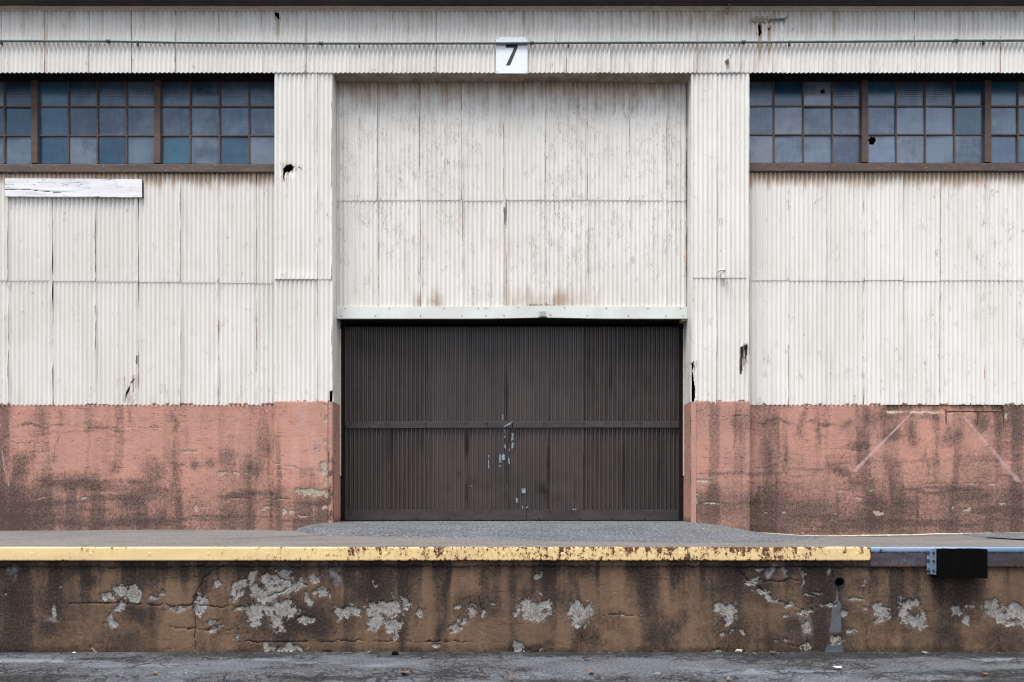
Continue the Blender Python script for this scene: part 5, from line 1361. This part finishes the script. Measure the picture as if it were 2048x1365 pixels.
# dock bumper
yd = DY - 0.031
bump_x0, bump_x1 = X(1876, DY - 0.14), X(1974, DY - 0.14)
bz1, bz0 = Z(1098.5, DY - 0.12), Z(1157, DY - 0.14)
bum = empty('dock_bumper', ((bump_x0 + bump_x1) / 2, yd, bz0), 'black rubber dock bumper held by a steel bracket', 'dock bumper')
nlam = 16
V, F = [], []
wl = (bump_x1 - bump_x0) / nlam
rr = random.Random(4)
for i in range(nlam):                       # stacked rubber laminations, pressed into one block
    a, b = bump_x0 + i * wl, bump_x0 + (i + 1) * wl - 0.0015
    dz, dyy = rr.uniform(-.003, .003), rr.uniform(-.003, .003)
    v, f = boxVF(a, b + (0.0015 if i < nlam - 1 else 0), yd - 0.118 + dyy, yd - 0.002, bz0 + dz, bz1 + dz)
    k = len(V); V += v; F += [tuple(t + k for t in q) for q in f]
mk('rubber_block', V, F, M['rubber'], bum)
ax0 = X(1853.5, yd)
zb1, zb0 = Z(1097.5, yd), Z(1149, yd)
def bracket(name, xa_, xb_, toward):
    th = 0.008
    V, F = [], []
    for bx in ((min(xa_, xb_), max(xa_, xb_), yd - th, yd - .0005, zb0, zb1), ((xb_ - th, xb_) if toward > 0 else (xb_, xb_ + th)) + (yd - 0.085, yd - th, zb0, zb1)):
        v, f = boxVF(*bx); k = len(V); V += v; F += [tuple(t + k for t in q) for q in f]
    rust = [0.12 if v[1] > yd - .02 else 0.5 for v in V]
    o = mk(name, V, F, M['grey_steel'], bum, attrs={'rust': rust}, bevel=0.003)
    return o
brL = bracket('bracket', ax0, bump_x0 - 0.0015, 1)
brL['label'] = 'blue grey steel angle bracket with bolts'
brR = bracket('bracket', bump_x1 + 0.09, bump_x1 + 0.0015, -1) if False else None
xm = (ax0 + bump_x0) / 2 - 0.018
for i, zz in enumerate((zb1 - 0.045, (zb0 + zb1) / 2 + 0.01, zb0 + 0.045)):
    rb = 0.014 if i < 2 else 0.020
    V, F = tubeVF([(xm, yd - .008, zz), (xm, yd - .011, zz), (xm, yd - .012, zz), (xm, yd - .024 - 0.012 * (i == 2), zz)], [rb * 1.35, rb * 1.35, rb * .75, rb * .65], 10)
    mk('bolt', V, F, M['fitting'], brL)
    V, F = tubeVF([(bump_x0 - .0095, yd - .055, zz), (bump_x0 - .022, yd - .055, zz)], [0.014, 0.012], 8)
    mk('bolt', V, F, M['brown_screw'], brL)

# ------------------------------------------------------------------ litter at the foot of the dock
def gpos(px, py):
    d = FPX * CAMZ / (py - HZ)
    return X(px, d - CAMD), d - CAMD
def zg(x, y): return float(ground_height(np.array(x), np.array(y)))
def leaf(px, py, size, rot, label, mat=None, name='dry_leaf', cat='leaf', group='dry leaves on the asphalt'):
    x, y = gpos(px, py)
    rr = random.Random(px * 13 + py)
    n = 9
    V = []
    for i in range(n):
        t = i / (n - 1)
        w = size * 0.42 * math.sin(math.pi * min(1, t * 1.02)) ** 0.8 * rr.uniform(.75, 1.1)
        lz = 0.012 + size * (0.35 * (t - 0.5) ** 2 * 2 + 0.05 * rr.random())
        for s_, up in ((-1, .35), (0, 0.0), (1, .35)):
            a = (t - .5) * size
            V.append((x + a * math.cos(rot) - s_ * w * math.sin(rot), y + a * math.sin(rot) + s_ * w * math.cos(rot), zg(x, y) + lz + up * w))
    F = []
    for i in range(n - 1):
        for k in range(2): F.append((i * 3 + k, i * 3 + k + 1, (i + 1) * 3 + k + 1, (i + 1) * 3 + k))
    o = mk(name, V, F, mat or M['leaf'], None, False)
    m_ = o.modifiers.new('thickness', 'SOLIDIFY'); m_.thickness = 0.0015
    return tag(o, label, cat, group)
leaf(655, 1304.5, 0.11, 0.1, 'large curled orange leaf against the foot of the dock wall')
leaf(1457, 1362, 0.07, 1.0, 'brown leaf at the bottom edge left of the paper scrap')
leaf(810, 1354, 0.10, 0.7, 'brown twisted leaf on lumpy asphalt near the bottom edge, left of centre')
leaf(962, 1356, 0.05, 0.2, 'small tan leaf on asphalt just left of centre')
leaf(1024, 1358, 0.08, -0.4, 'ochre leaf on lumpy asphalt at the bottom centre')
leaf(1182, 1347, 0.07, 0.9, 'tan leaf on smooth asphalt right of centre')
leaf(1675, 1341, 0.10, 0.3, 'pale curled leaf scrap in front of the drain stain', M['paper'], 'dry_leaf')
leaf(1970, 1351, 0.07, -0.2, 'tan leaf near the lower right corner')
leaf(1545, 1309, 0.08, 0.1, 'brown leaf pile end left of the cement stain')
leaf(470, 1352, 0.05, 0.5, 'orange leaf speck on lumpy asphalt at lower left')
leaf(310, 1350, 0.06, 1.2, 'brown leaf beside the pale puddle stain')
def rock(px, py, s, label, mat, name='stone', cat='stone', group='loose stones on the asphalt'):
    x, y = gpos(px, py)
    rr = random.Random(int(px * 7 + py))
    V, F = [], []
    nlat, nlon = 5, 8
    for i in range(nlat):
        th = math.pi * (i + .5) / nlat
        for k in range(nlon):
            a = 2 * math.pi * k / nlon; r = s * rr.uniform(.75, 1.15)
            V.append((x + r * math.sin(th) * math.cos(a) * 1.3, y + r * math.sin(th) * math.sin(a), zg(x, y) + s * .45 + r * .6 * math.cos(th)))
    for i in range(nlat - 1):
        for k in range(nlon): F.append((i * nlon + k, (i + 1) * nlon + k, (i + 1) * nlon + (k + 1) % nlon, i * nlon + (k + 1) % nlon))
    F += [tuple(reversed(range(nlon))), tuple((nlat - 1) * nlon + k for k in range(nlon))]
    F = [tuple(reversed(f)) for f in F]
    return tag(mk(name, V, F, mat, None, False), label, cat, group)
rock(790, 1310, 0.035, 'dark lump of tar at the foot of the dock wall', M['rubber'])
rock(1315, 1352, 0.030, 'pale stone on the asphalt right of centre', M['stone'])
rock(148, 1306.5, 0.014, 'white paper scrap at the foot of the dock wall', M['paper'], 'paper_scrap', 'litter', None)
rock(737, 1306.5, 0.016, 'small white chip at the foot of the wall beside the orange leaf', M['stone'])
rock(1457, 1358, 0.018, 'tan stone beside the leaf at the bottom edge', M['mortar'])
rock(1850, 1308, 0.030, 'grey stone against the dock wall below the bumper', M['stone'])
rock(1478, 1305, 0.034, 'grey chunk of concrete at the foot of the dock wall', M['mortar'])
# crumbs and grit gathered along the wall foot and over the asphalt: nobody could count it
def make_grit():
    rr = np.random.RandomState(5)
    N = 2600
    x = rr.uniform(-7.5, 7.5, N)
    foot = rr.rand(N) < 0.5
    y = np.where(foot, DY - np.abs(rr.normal(0.02, 0.05, N)) - 0.012, rr.uniform(-6.3, -3.5, N))
    keep = (~foot) | (fbm(x * 1.7, 0 * x, 3, 200) > 0.47)
    x, y, foot = x[keep], y[keep], foot[keep]; N = len(x)
    s = rr.uniform(0.003, 0.010, N) * rr.uniform(0.5, 1.0, N) * np.where(foot, 1.1, 0.9)
    z = ground_height(x, y)
    B = np.array([(1, 0, 0), (-1, 0, 0), (0, 1, 0), (0, -1, 0), (0, 0, 1), (0, 0, -1)], float)
    FF = np.array([(0, 2, 4), (2, 1, 4), (1, 3, 4), (3, 0, 4), (2, 0, 5), (1, 2, 5), (3, 1, 5), (0, 3, 5)])
    V = (B[None] * s[:, None, None] * rr.uniform(.6, 1.3, (N, 6, 1))) + np.stack([x, y, z + s * .4], -1)[:, None, :]
    F = (FF[None] + 6 * np.arange(N)[:, None, None]).reshape(-1, 3)
    o = mk('grit', V.reshape(-1, 3), F, M['grit'], None, False)
    tag(o, 'crumbs of concrete and grit scattered along the foot of the dock', 'grit', kind='stuff')
M['grit'] = mat_simple('mixed_grit', (0.17, 0.165, 0.155), (0.045, 0.038, 0.034), 9, 0.9, bump=0, lo=0.45, hi=0.55)
make_grit()
